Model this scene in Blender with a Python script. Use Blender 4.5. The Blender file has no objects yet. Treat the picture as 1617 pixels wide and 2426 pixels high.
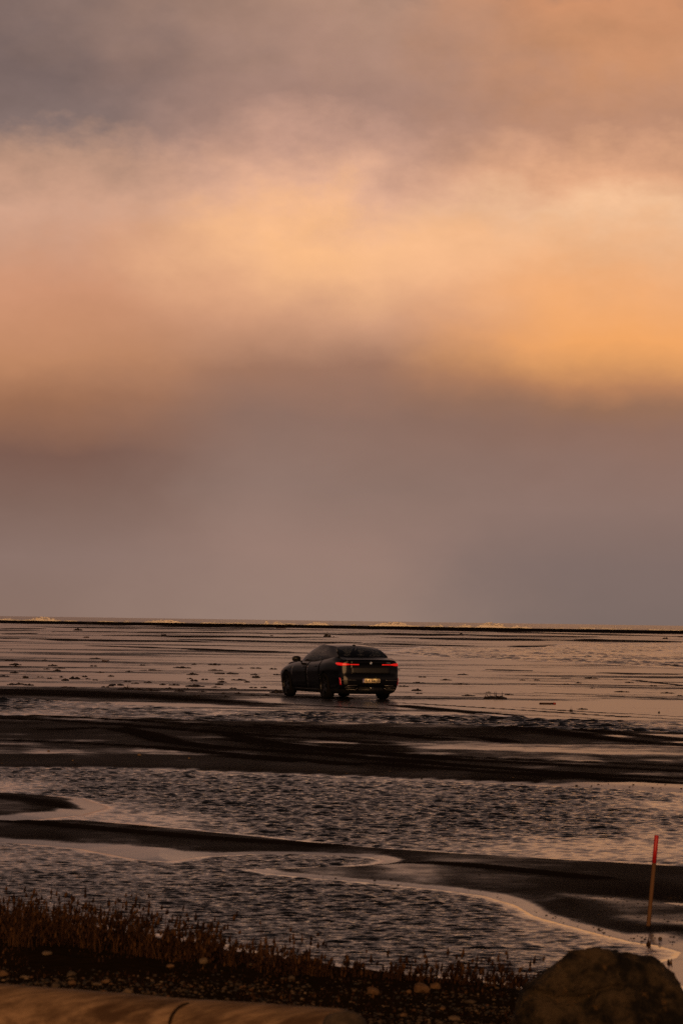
import bpy, bmesh, math, random
import numpy as np
from mathutils import Vector, Matrix, noise as mn

random.seed(7)
rng = np.random.default_rng(7)
R = math.radians
SC = bpy.context.scene
COL = SC.collection

# ------------------------------------------------------------------ camera
IW, IH = 1617.0, 2426.0
F = 9100.0                      # focal length in photo pixels (135 mm on a 24 mm wide frame)
CH = 2.22                       # eye height above the wet flats
PITCH = math.atan(257.5 / F)
ROLL = math.atan(23.0 / 1617.0)
FW = Vector((0, math.cos(PITCH), math.sin(PITCH)))
R0 = Vector((1, 0, 0)); U0 = Vector((0, -math.sin(PITCH), math.cos(PITCH)))
RT = R0 * math.cos(ROLL) + U0 * math.sin(ROLL)
UP = U0 * math.cos(ROLL) - R0 * math.sin(ROLL)
cam = bpy.data.cameras.new('camera')
cam_o = bpy.data.objects.new('camera', cam); COL.objects.link(cam_o)
cam_o.matrix_world = Matrix(((RT.x, UP.x, -FW.x, 0), (RT.y, UP.y, -FW.y, 0), (RT.z, UP.z, -FW.z, CH), (0, 0, 0, 1)))
cam.sensor_fit = 'HORIZONTAL'; cam.sensor_width = 24.0; cam.lens = F / IW * 24.0
cam.clip_start = 0.5; cam.clip_end = 60000
cam.dof.use_dof = True; cam.dof.focus_distance = 108.0; cam.dof.aperture_fstop = 11.0
SC.camera = cam_o
SC.render.resolution_x = 682; SC.render.resolution_y = 1024

# ------------------------------------------------------------------ sky, sun, exposure
SUN_AZ, SUN_EL = 184.0, 9.0     # compass degrees from the view axis (+Y), turning right
W = bpy.data.worlds.new('World'); SC.world = W; W.use_nodes = True
nt = W.node_tree; nt.nodes.clear()
def nd(t, typ, **kw):
    n = t.nodes.new(typ)
    for k, v in kw.items(): setattr(n, k, v)
    return n
def lk(t, a, b): t.links.new(a, b)
def mth(t, op, a, b=None, c=None, clamp=False):
    n = nd(t, 'ShaderNodeMath', operation=op, use_clamp=clamp)
    for i, v in enumerate((a, b, c)):
        if v is None: continue
        if isinstance(v, (int, float)): n.inputs[i].default_value = v
        else: lk(t, v, n.inputs[i])
    return n.outputs[0]
def mixc(t, fac, a, b, mode='MIX'):
    n = nd(t, 'ShaderNodeMix', data_type='RGBA', blend_type=mode)
    for s, v in ((n.inputs[0], fac), (n.inputs[6], a), (n.inputs[7], b)):
        if isinstance(v, (int, float)): s.default_value = v
        elif isinstance(v, (tuple, list)): s.default_value = (*v[:3], 1)
        else: lk(t, v, s)
    return n.outputs[2]
def s2l(c):
    return tuple(((v / 255 + .055) / 1.055) ** 2.4 if v > 10 else v / 255 / 12.92 for v in c)
def ramp(t, fac, stops, interp='LINEAR'):
    n = nd(t, 'ShaderNodeValToRGB'); cr = n.color_ramp; cr.interpolation = interp
    while len(cr.elements) > 1: cr.elements.remove(cr.elements[-1])
    for i, (p, c) in enumerate(stops):
        e = cr.elements[0] if i == 0 else cr.elements.new(p)
        e.position = p; e.color = (*c[:3], 1)
    lk(t, fac, n.inputs[0]); return n.outputs[0]
def noise(t, vec, scale, detail=5, rough=.55, dist=0.0):
    n = nd(t, 'ShaderNodeTexNoise'); n.inputs['Scale'].default_value = scale
    n.inputs['Detail'].default_value = detail; n.inputs['Roughness'].default_value = rough
    n.inputs['Distortion'].default_value = dist
    if vec is not None: lk(t, vec, n.inputs['Vector'])
    return n.outputs[0]
def mapping(t, vec, scale=(1, 1, 1), loc=(0, 0, 0)):
    n = nd(t, 'ShaderNodeMapping'); n.inputs['Scale'].default_value = scale
    n.inputs['Location'].default_value = loc; lk(t, vec, n.inputs['Vector']); return n.outputs[0]

def smooth0(t, v, a, b):
    n = nd(t, 'ShaderNodeMapRange', interpolation_type='SMOOTHSTEP')
    n.inputs['From Min'].default_value = a; n.inputs['From Max'].default_value = b
    lk(t, v, n.inputs['Value']); return n.outputs['Result']
tc = nd(nt, 'ShaderNodeTexCoord').outputs['Generated']
sp = nd(nt, 'ShaderNodeSeparateXYZ'); lk(nt, tc, sp.inputs[0])
DX, DY, DZ = sp.outputs
AZ = mth(nt, 'MULTIPLY', mth(nt, 'ARCTAN2', DX, DY), 180 / math.pi)       # degrees right of the view axis
EL = mth(nt, 'MULTIPLY', mth(nt, 'ARCSINE', DZ), 180 / math.pi)
# cloud billows bend the layering of the lit cloud deck
wv = mapping(nt, tc, (1, 1, 1.5))
w1 = noise(nt, wv, 16, 6, .55)
w2 = noise(nt, mapping(nt, tc, (1, 1, 1.7), (3.1, 0, 1.7)), 42, 6, .58)
warp = mth(nt, 'ADD', mth(nt, 'MULTIPLY', mth(nt, 'SUBTRACT', w1, .5), 2.2),
           mth(nt, 'MULTIPLY', mth(nt, 'SUBTRACT', w2, .5), 2.0))
# near the horizon the layering is calm
wf = mth(nt, 'MULTIPLY', smooth0(nt, EL, .3, 2.5), mth(nt, 'ADD', .25, mth(nt, 'MULTIPLY', smooth0(nt, EL, 4.0, 7.0), .75)))
ELw = mth(nt, 'ADD', EL, mth(nt, 'MULTIPLY', warp, wf))
AZw = mth(nt, 'ADD', AZ, mth(nt, 'MULTIPLY', mth(nt, 'SUBTRACT', noise(nt, mapping(nt, tc, (1, 1, 1.4), (9, 2, 4)), 24, 5, .55), .5), 3.0))
# elevation -> ramp position, 0..10 deg fills 0..0.8
fel = mth(nt, 'ADD', mth(nt, 'MULTIPLY', mth(nt, 'MINIMUM', mth(nt, 'MAXIMUM', ELw, 0), 10), .08),
          mth(nt, 'MULTIPLY', mth(nt, 'MAXIMUM', mth(nt, 'SUBTRACT', ELw, 10), 0), .2 / 80))
def ey(y): return max(0, (1470 - y) / F * 180 / math.pi) * .08
HI = [(.815, s2l((148, 117, 103))), (.832, s2l((118, 95, 86))), (.852, s2l((68, 58, 57))), (.9, s2l((55, 48, 47))), (1.0, s2l((48, 43, 43)))]
cl = ramp(nt, fel, [(0, s2l((140, 115, 104))), (ey(1330), s2l((141, 116, 107))), (ey(1200), s2l((130, 103, 93))), (ey(1080), s2l((124, 92, 81))),
                    (ey(960), s2l((157, 110, 84))), (ey(850), s2l((190, 134, 99))), (ey(700), s2l((209, 149, 116))), (ey(500), s2l((206, 159, 134))),
                    (ey(400), s2l((184, 144, 123))), (ey(300), s2l((132, 111, 107))), (ey(150), s2l((122, 102, 99))), (ey(0), s2l((134, 110, 103)))] + HI)
cm = ramp(nt, fel, [(0, s2l((152, 127, 115))), (ey(1300), s2l((152, 124, 113))), (ey(1150), s2l((142, 116, 106))), (ey(1000), s2l((142, 111, 99))),
                    (ey(880), s2l((160, 118, 98))), (ey(760), s2l((208, 155, 124))), (ey(640), s2l((242, 184, 140))), (ey(580), s2l((248, 189, 142))),
                    (ey(460), s2l((224, 173, 146))), (ey(350), s2l((196, 152, 133))), (ey(240), s2l((170, 133, 119))), (ey(0), s2l((174, 136, 117)))] + HI)
cr_ = ramp(nt, fel, [(0, s2l((124, 107, 101))), (ey(1330), s2l((130, 110, 104))), (ey(1200), s2l((142, 116, 107))), (ey(1080), s2l((142, 112, 101))),
                     (ey(1010), s2l((142, 108, 94))), (ey(960), s2l((150, 110, 88))), (ey(905), s2l((182, 127, 91))), (ey(845), s2l((222, 155, 98))), (ey(800), s2l((242, 167, 102))), (ey(680), s2l((240, 173, 120))),
                     (ey(500), s2l((242, 191, 150))), (ey(400), s2l((224, 167, 130))), (ey(280), s2l((190, 140, 113))), (ey(120), s2l((200, 142, 105))), (ey(0), s2l((208, 145, 106)))] + HI)
def smooth(t, v, a, b):
    n = nd(t, 'ShaderNodeMapRange', interpolation_type='SMOOTHSTEP')
    n.inputs['From Min'].default_value = a; n.inputs['From Max'].default_value = b
    lk(t, v, n.inputs['Value']); return n.outputs['Result']
sky1 = mixc(nt, smooth(nt, AZw, -4.4, -.6), cl, cm)
sky2 = mixc(nt, smooth(nt, AZw, .2, 3.6), sky1, cr_)
bx_ = mth(nt, 'MULTIPLY', mth(nt, 'ADD', AZw, .55), 1 / 1.25); bz_n = mth(nt, 'MULTIPLY', mth(nt, 'SUBTRACT', ELw, 5.55), 1 / .75)
bil = mth(nt, 'POWER', 2.718, mth(nt, 'MULTIPLY', mth(nt, 'ADD', mth(nt, 'MULTIPLY', bx_, bx_), mth(nt, 'MULTIPLY', bz_n, bz_n)), -1.0))
sky2 = mixc(nt, mth(nt, 'MULTIPLY', bil, .38), sky2, s2l((252, 188, 128)))
# away from the lit cloud deck ahead the overcast is plain and dull
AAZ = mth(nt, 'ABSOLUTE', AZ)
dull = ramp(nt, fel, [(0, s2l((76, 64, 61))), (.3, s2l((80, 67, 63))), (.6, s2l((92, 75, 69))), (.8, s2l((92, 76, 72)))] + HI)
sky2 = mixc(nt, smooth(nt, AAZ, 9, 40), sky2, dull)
# slow variation of the cloud's thickness, everywhere
t1 = noise(nt, mapping(nt, tc, (1, 1, 2.0), (1.3, 5, 0)), 13, 7, .56)
t2 = noise(nt, mapping(nt, tc, (1, 1, 1.6), (7.3, 2, 0)), 55, 6, .6)
thick = mth(nt, 'ADD', mth(nt, 'ADD', 1.0, mth(nt, 'MULTIPLY', mth(nt, 'SUBTRACT', t1, .5), .26)),
            mth(nt, 'MULTIPLY', mth(nt, 'MULTIPLY', mth(nt, 'SUBTRACT', t2, .5), .36), wf))
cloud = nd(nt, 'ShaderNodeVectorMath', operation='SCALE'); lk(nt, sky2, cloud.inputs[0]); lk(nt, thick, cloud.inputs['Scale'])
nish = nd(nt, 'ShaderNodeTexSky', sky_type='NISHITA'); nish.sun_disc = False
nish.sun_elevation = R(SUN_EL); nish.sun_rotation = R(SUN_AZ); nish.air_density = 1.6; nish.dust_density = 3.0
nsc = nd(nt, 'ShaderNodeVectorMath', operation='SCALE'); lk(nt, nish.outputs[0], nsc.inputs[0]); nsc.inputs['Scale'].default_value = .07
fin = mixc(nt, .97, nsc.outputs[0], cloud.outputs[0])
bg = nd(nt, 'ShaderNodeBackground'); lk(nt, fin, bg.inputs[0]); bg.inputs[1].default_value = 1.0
wo = nd(nt, 'ShaderNodeOutputWorld'); lk(nt, bg.outputs[0], wo.inputs[0])

sun = bpy.data.lights.new('sun', 'SUN'); sun.energy = 1.9; sun.angle = R(40.0); sun.color = (1.0, .52, .22)
sun_o = bpy.data.objects.new('sun', sun); COL.objects.link(sun_o)
sdir = Vector((math.sin(R(SUN_AZ)) * math.cos(R(SUN_EL)), math.cos(R(SUN_AZ)) * math.cos(R(SUN_EL)), math.sin(R(SUN_EL))))
sun_o.rotation_euler = sdir.to_track_quat('Z', 'Y').to_euler()
sun_o.location = sdir * 50
SC.cycles.use_denoising = False      # keep the fine grain of the ripples
SC.view_settings.view_transform = 'Standard'; SC.view_settings.look = 'None'
SC.view_settings.exposure = 0.0; SC.view_settings.gamma = 1.0

# ------------------------------------------------------------------ helpers
def tag(o, label=None, cat=None, group=None, kind=None):
    if label: o['label'] = label
    if cat: o['category'] = cat
    if group: o['group'] = group
    if kind: o['kind'] = kind
    return o
def link(o, parent=None):
    COL.objects.link(o)
    if parent is not None: o.parent = parent
    return o
def mesh_from(name, V, Fc, mat=None, smooth_=True):
    me = bpy.data.meshes.new(name); me.from_pydata([tuple(map(float, v)) for v in V], [], [tuple(map(int, f)) for f in Fc])
    if smooth_: me.polygons.foreach_set('use_smooth', [True] * len(me.polygons))
    if mat is not None: me.materials.append(mat)
    me.update(); return me
def mobj(name, V, Fc, mat, parent=None, smooth_=True):
    return link(bpy.data.objects.new(name, mesh_from(name, V, Fc, mat, smooth_)), parent)
def empty(name, loc=(0, 0, 0), rz=0.0):
    o = bpy.data.objects.new(name, None); o.empty_display_size = .2
    o.location = loc; o.rotation_euler = (0, 0, rz); return link(o)
def fast_mesh(name, V, Q, mat, attrs=None, tri=False):
    V = np.asarray(V, np.float32); Q = np.asarray(Q, np.int32); k = 3 if tri else 4
    me = bpy.data.meshes.new(name)
    me.vertices.add(len(V)); me.vertices.foreach_set('co', V.ravel())
    me.loops.add(Q.size); me.loops.foreach_set('vertex_index', Q.ravel())
    me.polygons.add(len(Q)); me.polygons.foreach_set('loop_start', np.arange(0, Q.size, k, dtype=np.int32))
    me.polygons.foreach_set('use_smooth', np.ones(len(Q), bool))
    me.update(calc_edges=True)
    for nme, a in (attrs or {}).items():
        at = me.attributes.new(nme, 'FLOAT', 'POINT'); at.data.foreach_set('value', np.asarray(a, np.float32).ravel())
    if mat is not None: me.materials.append(mat)
    return me
def grid_quads(nr, nc):
    i = np.arange(nr * nc).reshape(nr, nc)
    return np.stack([i[:-1, :-1], i[:-1, 1:], i[1:, 1:], i[1:, :-1]], -1).reshape(-1, 4)
def compact(V, Q, keep, attrs=None):
    Q = Q[keep]; used = np.unique(Q); m = np.full(len(V), -1, np.int64); m[used] = np.arange(len(used))
    return V[used], m[Q], {k: a[used] for k, a in (attrs or {}).items()}

# value noise in numpy
_P = rng.random(65536).astype(np.float64)
def vn(x, y, s=0):
    xi = np.floor(x).astype(np.int64); yi = np.floor(y).astype(np.int64); fx = x - xi; fy = y - yi
    fx = fx * fx * fx * (fx * (fx * 6 - 15) + 10); fy = fy * fy * fy * (fy * (fy * 6 - 15) + 10)
    def h(a, b): return _P[((a * 73856093) ^ (b * 19349663) ^ (s * 83492791 + 1013)) & 65535]
    return (h(xi, yi) * (1 - fx) + h(xi + 1, yi) * fx) * (1 - fy) + (h(xi, yi + 1) * (1 - fx) + h(xi + 1, yi + 1) * fx) * fy
def fbm(x, y, o=4, s=0, g=.5):
    a, t, n = 1.0, 0.0, 0.0
    for i in range(o):
        t = t + a * vn(x * 2 ** i + 17.3 * i, y * 2 ** i + 9.1 * i, s + i); n += a; a *= g
    return t / n
def sst(a, b, v):
    t = np.clip((v - a) / (b - a), 0, 1); return t * t * (3 - 2 * t)

# photo pixel -> place on the plane z, and back
def gp(px, py, z=0.0):
    d = FW + RT * ((px - 808.5) / F) + UP * (-(py - 1213.0) / F)
    k = (z - CH) / d.z
    return (d.x * k, d.y * k)
def project(x, y, z):
    dx, dy, dz = x, y, z - CH
    f = dx * FW.x + dy * FW.y + dz * FW.z
    return 808.5 + F * (dx * RT.x + dy * RT.y + dz * RT.z) / f, 1213.0 - F * (dx * UP.x + dy * UP.y + dz * UP.z) / f

# ------------------------------------------------------------------ shape of the beach
def sdf(poly, x, y):
    """signed distance (m) to a polygon drawn on the ground, positive inside"""
    P = [gp(*p) for p in poly]; n = len(P)
    d2 = np.full(x.shape, 1e18); ins = np.zeros(x.shape, bool)
    for i in range(n):
        ax, ay = P[i]; bx, by = P[(i + 1) % n]
        ex, ey_ = bx - ax, by - ay
        t = np.clip(((x - ax) * ex + (y - ay) * ey_) / (ex * ex + ey_ * ey_ + 1e-12), 0, 1)
        d2 = np.minimum(d2, (x - ax - t * ex) ** 2 + (y - ay - t * ey_) ** 2)
        c = ((ay > y) != (by > y)) & (x < (bx - ax) * (y - ay) / (by - ay + 1e-12) + ax)
        ins ^= c
    return np.where(ins, 1, -1) * np.sqrt(d2)
# pools (outlines in photo pixels on the water plane)
P1_TOP = [(-700, 1640), (0, 1656), (200, 1663), (400, 1675), (600, 1685), (750, 1689), (900, 1690), (1077, 1693), (1200, 1698), (1300, 1704), (1450, 1709), (1617, 1713), (2400, 1728)]
P1_BOT = [(-700, 1686), (0, 1697), (270, 1701), (540, 1710), (800, 1713), (1077, 1719), (1300, 1728), (1450, 1732), (1617, 1738), (2400, 1758)]
B1_BOT = [(-700, 1812), (0, 1820), (200, 1819), (320, 1821), (540, 1830), (800, 1839), (1077, 1852), (1300, 1862), (1617, 1878), (2400, 1905)]
B2_TOP = [(-700, 1958), (0, 1949), (100, 1947), (200, 1947), (270, 1951), (400, 1963), (540, 1977), (680, 1991), (810, 2004), (1000, 2018), (1150, 2029), (1300, 2037), (1450, 2046), (1617, 2055), (2400, 2090)]
TONGUE = [(-700, 1868), (0, 1881), (100, 1886), (180, 1893), (225, 1904), (252, 1913), (230, 1922), (190, 1931), (100, 1940), (0, 1944), (-700, 1950)]
B2_BOT = [(-700, 1970), (0, 1996), (100, 2003), (200, 2012), (270, 2026), (330, 2037), (400, 2042), (450, 2033), (500, 2028), (600, 2024), (700, 2024), (810, 2028), (880, 2031), (918, 2040), (900, 2050), (810, 2056), (700, 2059), (600, 2062),
          (640, 2070), (720, 2078), (810, 2086), (920, 2096), (1050, 2109), (1150, 2124), (1220, 2145), (1265, 2170), (1340, 2192), (1420, 2213), (1500, 2232), (1560, 2241), (1612, 2257), (1600, 2270), (1566, 2281), (1580, 2302), (1640, 2345), (1800, 2420), (2400, 2460)]
BANK = [(-900, 2150), (0, 2178), (200, 2192), (400, 2222), (540, 2245), (700, 2278), (900, 2303), (1100, 2322), (1250, 2340), (1450, 2400), (1617, 2440), (2400, 2480)]
R1P = [(880, 1546), (1000, 1531), (1200, 1537), (1330, 1526), (1617, 1522), (2400, 1530), (2400, 1596), (1617, 1584), (1400, 1573), (1200, 1563), (1000, 1557)]
POOL1 = P1_TOP + P1_BOT[::-1]
POOL2 = B1_BOT + B2_TOP[::-1]
POOL3 = B2_BOT + BANK[::-1]
BANKP = BANK + [(2400, 6000), (-900, 6000)]
B0 = [(-700, 1618), (0, 1632), (120, 1634), (260, 1638), (400, 1644), (520, 1650), (600, 1657), (660, 1663), (715, 1672), (680, 1678), (580, 1676), (400, 1667), (200, 1657), (0, 1650), (-700, 1634)]
# wheel ruts: centre lines in photo pixels, half width m, depth m
RUTS = [([(0, 1707), (150, 1714), (300, 1724), (450, 1737), (600, 1748), (760, 1757), (900, 1768)], .30, .022),
        ([(0, 1698), (200, 1706), (400, 1718), (560, 1727), (760, 1737), (900, 1745), (1040, 1757)], .26, .020),
        ([(0, 1760), (180, 1768), (350, 1777), (540, 1795), (700, 1808), (820, 1820)], .26, .024),
        ([(120, 1735), (260, 1729), (340, 1746), (400, 1765), (500, 1778), (700, 1790), (900, 1806), (1100, 1824), (1400, 1845), (1617, 1853)], .28, .024),
        ([(540, 1758), (700, 1778), (900, 1794), (1077, 1808), (1300, 1820), (1617, 1836)], .30, .026),
        ([(540, 1748), (640, 1768), (800, 1784), (1000, 1797), (1250, 1808), (1617, 1822)], .22, .018),
        ([(620, 1724), (800, 1735), (960, 1747), (1100, 1751), (1160, 1756), (1200, 1766)], .24, .024),
        ([(1100, 1721), (1250, 1734), (1350, 1746), (1420, 1757), (1500, 1764), (1617, 1772)], .34, .03),
        ([(1300, 1727), (1400, 1738), (1500, 1748), (1617, 1760)], .26, .022),
        ([(540, 1800), (700, 1812), (900, 1818), (1077, 1832), (1300, 1846), (1617, 1866)], .26, .02),
        ([(300, 1652), (460, 1661), (620, 1668), (780, 1674), (900, 1681)], .26, .018),
        ([(940, 1672), (1040, 1682), (1130, 1690), (1200, 1697)], .34, .03),
        ([(1000, 1668), (1200, 1681), (1400, 1694), (1617, 1706)], .13, .012),
        ([(930, 1665), (1100, 1675), (1300, 1687), (1480, 1700)], .13, .012),
        ([(1217, 1676), (1400, 1688), (1617, 1699)], .10, .012), ([(1150, 1690), (1300, 1697), (1420, 1704)], .10, .012), ([(1340, 1607), (1500, 1612), (1617, 1625)], .16, .012), ([(1240, 1640), (1420, 1648), (1617, 1658)], .10, .01),
        ([(40, 1958), (250, 1978), (450, 1996), (650, 2009), (760, 2016)], .20, .02),
        ([(940, 2054), (1100, 2062), (1250, 2078), (1400, 2094)], .16, .015),
        ([(0, 1895), (80, 1908), (150, 1921)], .12, .012)]
def polydist(pts, x, y):
    P = [gp(*p) for p in pts]; d2 = np.full(x.shape, 1e18)
    for (ax, ay), (bx, by) in zip(P[:-1], P[1:]):
        ex, ey_ = bx - ax, by - ay
        t = np.clip(((x - ax) * ex + (y - ay) * ey_) / (ex * ex + ey_ * ey_ + 1e-12), 0, 1)
        d2 = np.minimum(d2, (x - ax - t * ex) ** 2 + (y - ay - t * ey_) ** 2)
    return np.sqrt(d2)
BERM_Y = lambda x: 1130 - x * .9
def terrain(x, y, full=False):
    x = np.asarray(x, float); y = np.asarray(y, float)
    near = y < 130
    z = .006 + .006 * (fbm(x * .25, y * .09, 4, 3) - .5)
    wet = np.full(x.shape, 1.0); bank = np.zeros(x.shape)
    wob = np.where(y < 120, (fbm(x * .9, y * .5, 4, 11) - .5) * .5 * np.clip(y / 50, .3, 1.4), 0)
    s1 = sdf(POOL1, x, y) + wob * 1.2; s2 = sdf(POOL2, x, y) + wob * .6; s3 = sdf(POOL3, x, y) + wob * .35
    st = sdf(TONGUE, x, y) + wob * .5
    s2 = np.minimum(s2, -st)
    sr = sdf(R1P, x, y)
    sp_ = np.maximum(np.maximum(s1 * .7, s2), s3)
    # bars stand a hand's breadth above the pools
    pyi = (y < 84.5) & (y > 15)
    bar = np.where(pyi, np.clip(-sp_ * .09, 0, .045), 0)
    bar *= .85 + .3 * fbm(x * .35, y * .12, 3, 21)
    z = np.where(pyi, np.maximum(z * .3, bar + .002), z)
    b0 = sdf(B0, x, y) + wob * 1.5
    z = z + .05 * sst(0, 3.5, b0)
    pool = np.maximum(sp_, -50)
    z = np.where(pool > 0, -np.clip(pool * .09, 0, .09), z)
    z = np.where(sr > 0, -np.clip(sr * .01, 0, .08), z)
    rut = np.zeros(x.shape)
    for pts, hw, dp in RUTS:
        d = polydist(pts, x, y)
        rut = np.maximum(rut, 1 - sst(hw * .9, hw * 1.9, d) if hw > .12 else .8 * (1 - sst(hw, hw * 3, d)))
        prof = -dp * (1 - sst(hw * .45, hw, d)) + dp * .55 * np.exp(-((d - hw * 1.25) / (hw * .4)) ** 2)
        z = z + np.where(z > 0, prof * np.clip(z / .02, .35, 1), 0)
    # grassy gravel bank in front
    sb = sdf(BANKP, x, y) + (fbm(x * 1.1, y * 1.1, 4, 31) - .5) * .5
    bank = sst(.0, .5, sb)
    zb = np.clip(sb * .085, -.1, .30) + .05 * (fbm(x * 1.6, y * 1.6, 4, 33) - .5) * bank
    z = np.where(sb > 0, np.maximum(z, zb), z)
    # storm berm between the flats and the sea
    by = BERM_Y(x)
    z = z + np.where(y > 700, .8 * np.exp(-((y - by) / 75) ** 2) + .06 * (fbm(x * .05, y * .01, 3, 41) - .5) * np.exp(-((y - by) / 80) ** 2), 0)
    z = np.where(y > by + 60, z - (y - by - 60) * .01, z)
    if not full: return z
    # how wet the sand is: 1 = mirror film, 0 = drained
    drained = sst(.007, .024, z)
    wet = np.where(near & (y < 84.5), 1 - drained, wet)
    px, py = project(x, y, z)
    damp = np.where((y < 84.5) & (z > .004), (.04 + .20 * sst(.3, .7, fbm(x * .3, y * .10, 4, 55)) + .24 * sst(.45, .75, fbm(x * 1.3, y * .55, 5, 56))), 0)
    wet = np.maximum(wet, damp)
    # wet hollows on the bars and the broad sheens along the pools
    SHEEN = [([(740, 1758), (900, 1762), (1077, 1764), (1250, 1768), (1400, 1766), (1617, 1770), (1900, 1780), (1900, 1802), (1617, 1796), (1400, 1792), (1200, 1788), (1000, 1780), (850, 1772), (740, 1765)], .62, .6),
             ([(1400, 1740), (1500, 1742), (1617, 1746), (1900, 1756), (1900, 1790), (1617, 1778), (1540, 1762), (1450, 1750)], .9, .6),
             ([(-300, 1978), (0, 1990), (100, 1995), (200, 2004), (300, 2010), (360, 2018), (440, 2024), (600, 2022), (800, 2026), (800, 2040), (400, 2050), (0, 2010), (-300, 1995)], 1.0, .25),
             ([(1250, 2158), (1310, 2166), (1380, 2192), (1480, 2217), (1560, 2222), (1617, 2232), (1700, 2248), (1700, 2400), (1560, 2300), (1400, 2226), (1280, 2186)], 1.0, .25),
             ([(1330, 2132), (1480, 2140), (1700, 2160), (1700, 2215), (1560, 2206), (1440, 2192), (1380, 2165)], .62, .3),
             ([(1555, 2152), (1617, 2154), (1800, 2160), (1800, 2168), (1617, 2162)], 1.0, .06),
             ([(1300, 1864), (1617, 1858), (1900, 1862), (1900, 1895), (1617, 1886)], .95, .6),
             ([(140, 1891), (200, 1898), (256, 1912), (228, 1925), (150, 1938), (0, 1949), (-300, 1957), (-300, 1947), (0, 1938), (120, 1929), (180, 1915)], 1.0, .18),
             ([(250, 1941), (420, 1949), (560, 1963), (400, 1957), (260, 1950)], .6, .2)]
    for poly, v, sw in SHEEN:
        s = sdf(poly, x, y) + (fbm(x * .45, y * .8, 5, 51) - .5) * sw * np.where(y < 50, 1.6, 4.5)
        wet = np.maximum(wet, v * sst(-sw * .6, sw, s))
    wet = wet * (1 - .96 * rut)
    # drained bar behind the near strip pool, and thin ridges out on the flats
    wet = np.where(y > 84, wet * (1 - .97 * sst(-.8, 1.8, b0)), wet)
    far = y > 84
    n1 = fbm(x * .035, y * .012, 5, 61); n2 = fbm(x * .10, y * .42, 5, 62); n3 = fbm(x * .05, y * .06, 5, 63)
    fw = .86 - .45 * sst(.58, .74, n1) * sst(300, 420, y) - .25 * sst(.55, .75, n3) * sst(95, 160, y) - .34 * sst(.56, .72, n2) * (1 - sst(180, 260, y))
    wet = np.where(far, wet * np.clip(fw - .04, 0, 1), wet)
    STREAK = [(120, 1497, 620, 1499, 1.3), (70, 1515, 500, 1521, 2.8), (0, 1490, 110, 1490, 1.4), (0, 1501, 90, 1502, 1.2), (0, 1512, 50, 1513, 1.3), (240, 1506, 800, 1511, 1.8), (380, 1508, 700, 1512, 1.6),
              (420, 1516, 860, 1523, 1.6), (560, 1500, 1100, 1507, 1.5), (800, 1500, 1420, 1509, 1.5), (900, 1510, 1617, 1522, 1.5), (990, 1514, 1340, 1518, 1.6), (860, 1525, 1120, 1530, 1.6),
              (1200, 1531, 1345, 1531, 2.2), (1360, 1516, 1617, 1522, 1.8), (200, 1530, 700, 1546, 2.0), (430, 1538, 660, 1546, 2.6), (100, 1486, 800, 1493, 1.2), (900, 1491, 1617, 1508, 1.2),
              (1410, 1594, 1617, 1598, 1.5), (1150, 1586, 1260, 1589, 1.0), (330, 1484, 650, 1488, 1.0)]
    for x0, y0, x1, y1, th in STREAK:
        u = (px - x0) / (x1 - x0); mid = y0 + (y1 - y0) * u + 1.5 * (vn(px * .012, np.full_like(px, y0), 71) - .5)
        taper = np.clip(np.minimum(u, 1 - u) * 5, 0, 1) ** .6
        tt = th * taper * (.65 + .6 * vn(px * .02, np.full_like(px, y1), 72))
        g = np.where((u > 0) & (u < 1) & far, 1 - sst(tt * .45, tt * 1.15 + .35, np.abs(py - mid)), 0)
        wet = wet * (1 - .95 * g); z = z + .02 * g * (y < 700)
    wet = np.where(y > 700, wet * (1 - sst(.03, .10, z)), wet)
    wet = wet * (1 - bank)
    return z, np.clip(wet, 0, 1), bank, px, py
def seat(px, py, lift=0.0):
    """place on the beach surface that the photo pixel shows"""
    z = 0.0
    for _ in range(3):
        x, y = gp(px, py, z); z = float(terrain(np.array([x]), np.array([y]))[0])
    return Vector((x, y, z + lift))

# ------------------------------------------------------------------ materials
def material(name):
    m = bpy.data.materials.new(name); m.use_nodes = True
    return m, m.node_tree, m.node_tree.nodes['Principled BSDF']
def simple(name, col, rough=.5, metal=0, spec=.5, coat=0, vary=.12, scale=20, emit=None, es=0, bump=0):
    m, t, b = material(name)
    co = nd(t, 'ShaderNodeTexCoord').outputs['Object']
    n = noise(t, co, scale, 4)
    c = mixc(t, n, tuple(v * (1 - vary) for v in col), tuple(min(1, v * (1 + vary)) for v in col))
    lk(t, c, b.inputs['Base Color']); b.inputs['Roughness'].default_value = rough; b.inputs['Metallic'].default_value = metal
    b.inputs['Specular IOR Level'].default_value = spec; b.inputs['Coat Weight'].default_value = coat; b.inputs['Coat Roughness'].default_value = .04
    if emit: b.inputs['Emission Color'].default_value = (*emit, 1); b.inputs['Emission Strength'].default_value = es
    if bump:
        bp = nd(t, 'ShaderNodeBump'); bp.inputs['Strength'].default_value = bump; bp.inputs['Distance'].default_value = .02
        lk(t, noise(t, co, scale * 2, 6), bp.inputs['Height']); lk(t, bp.outputs[0], b.inputs['Normal'])
    return m

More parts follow.
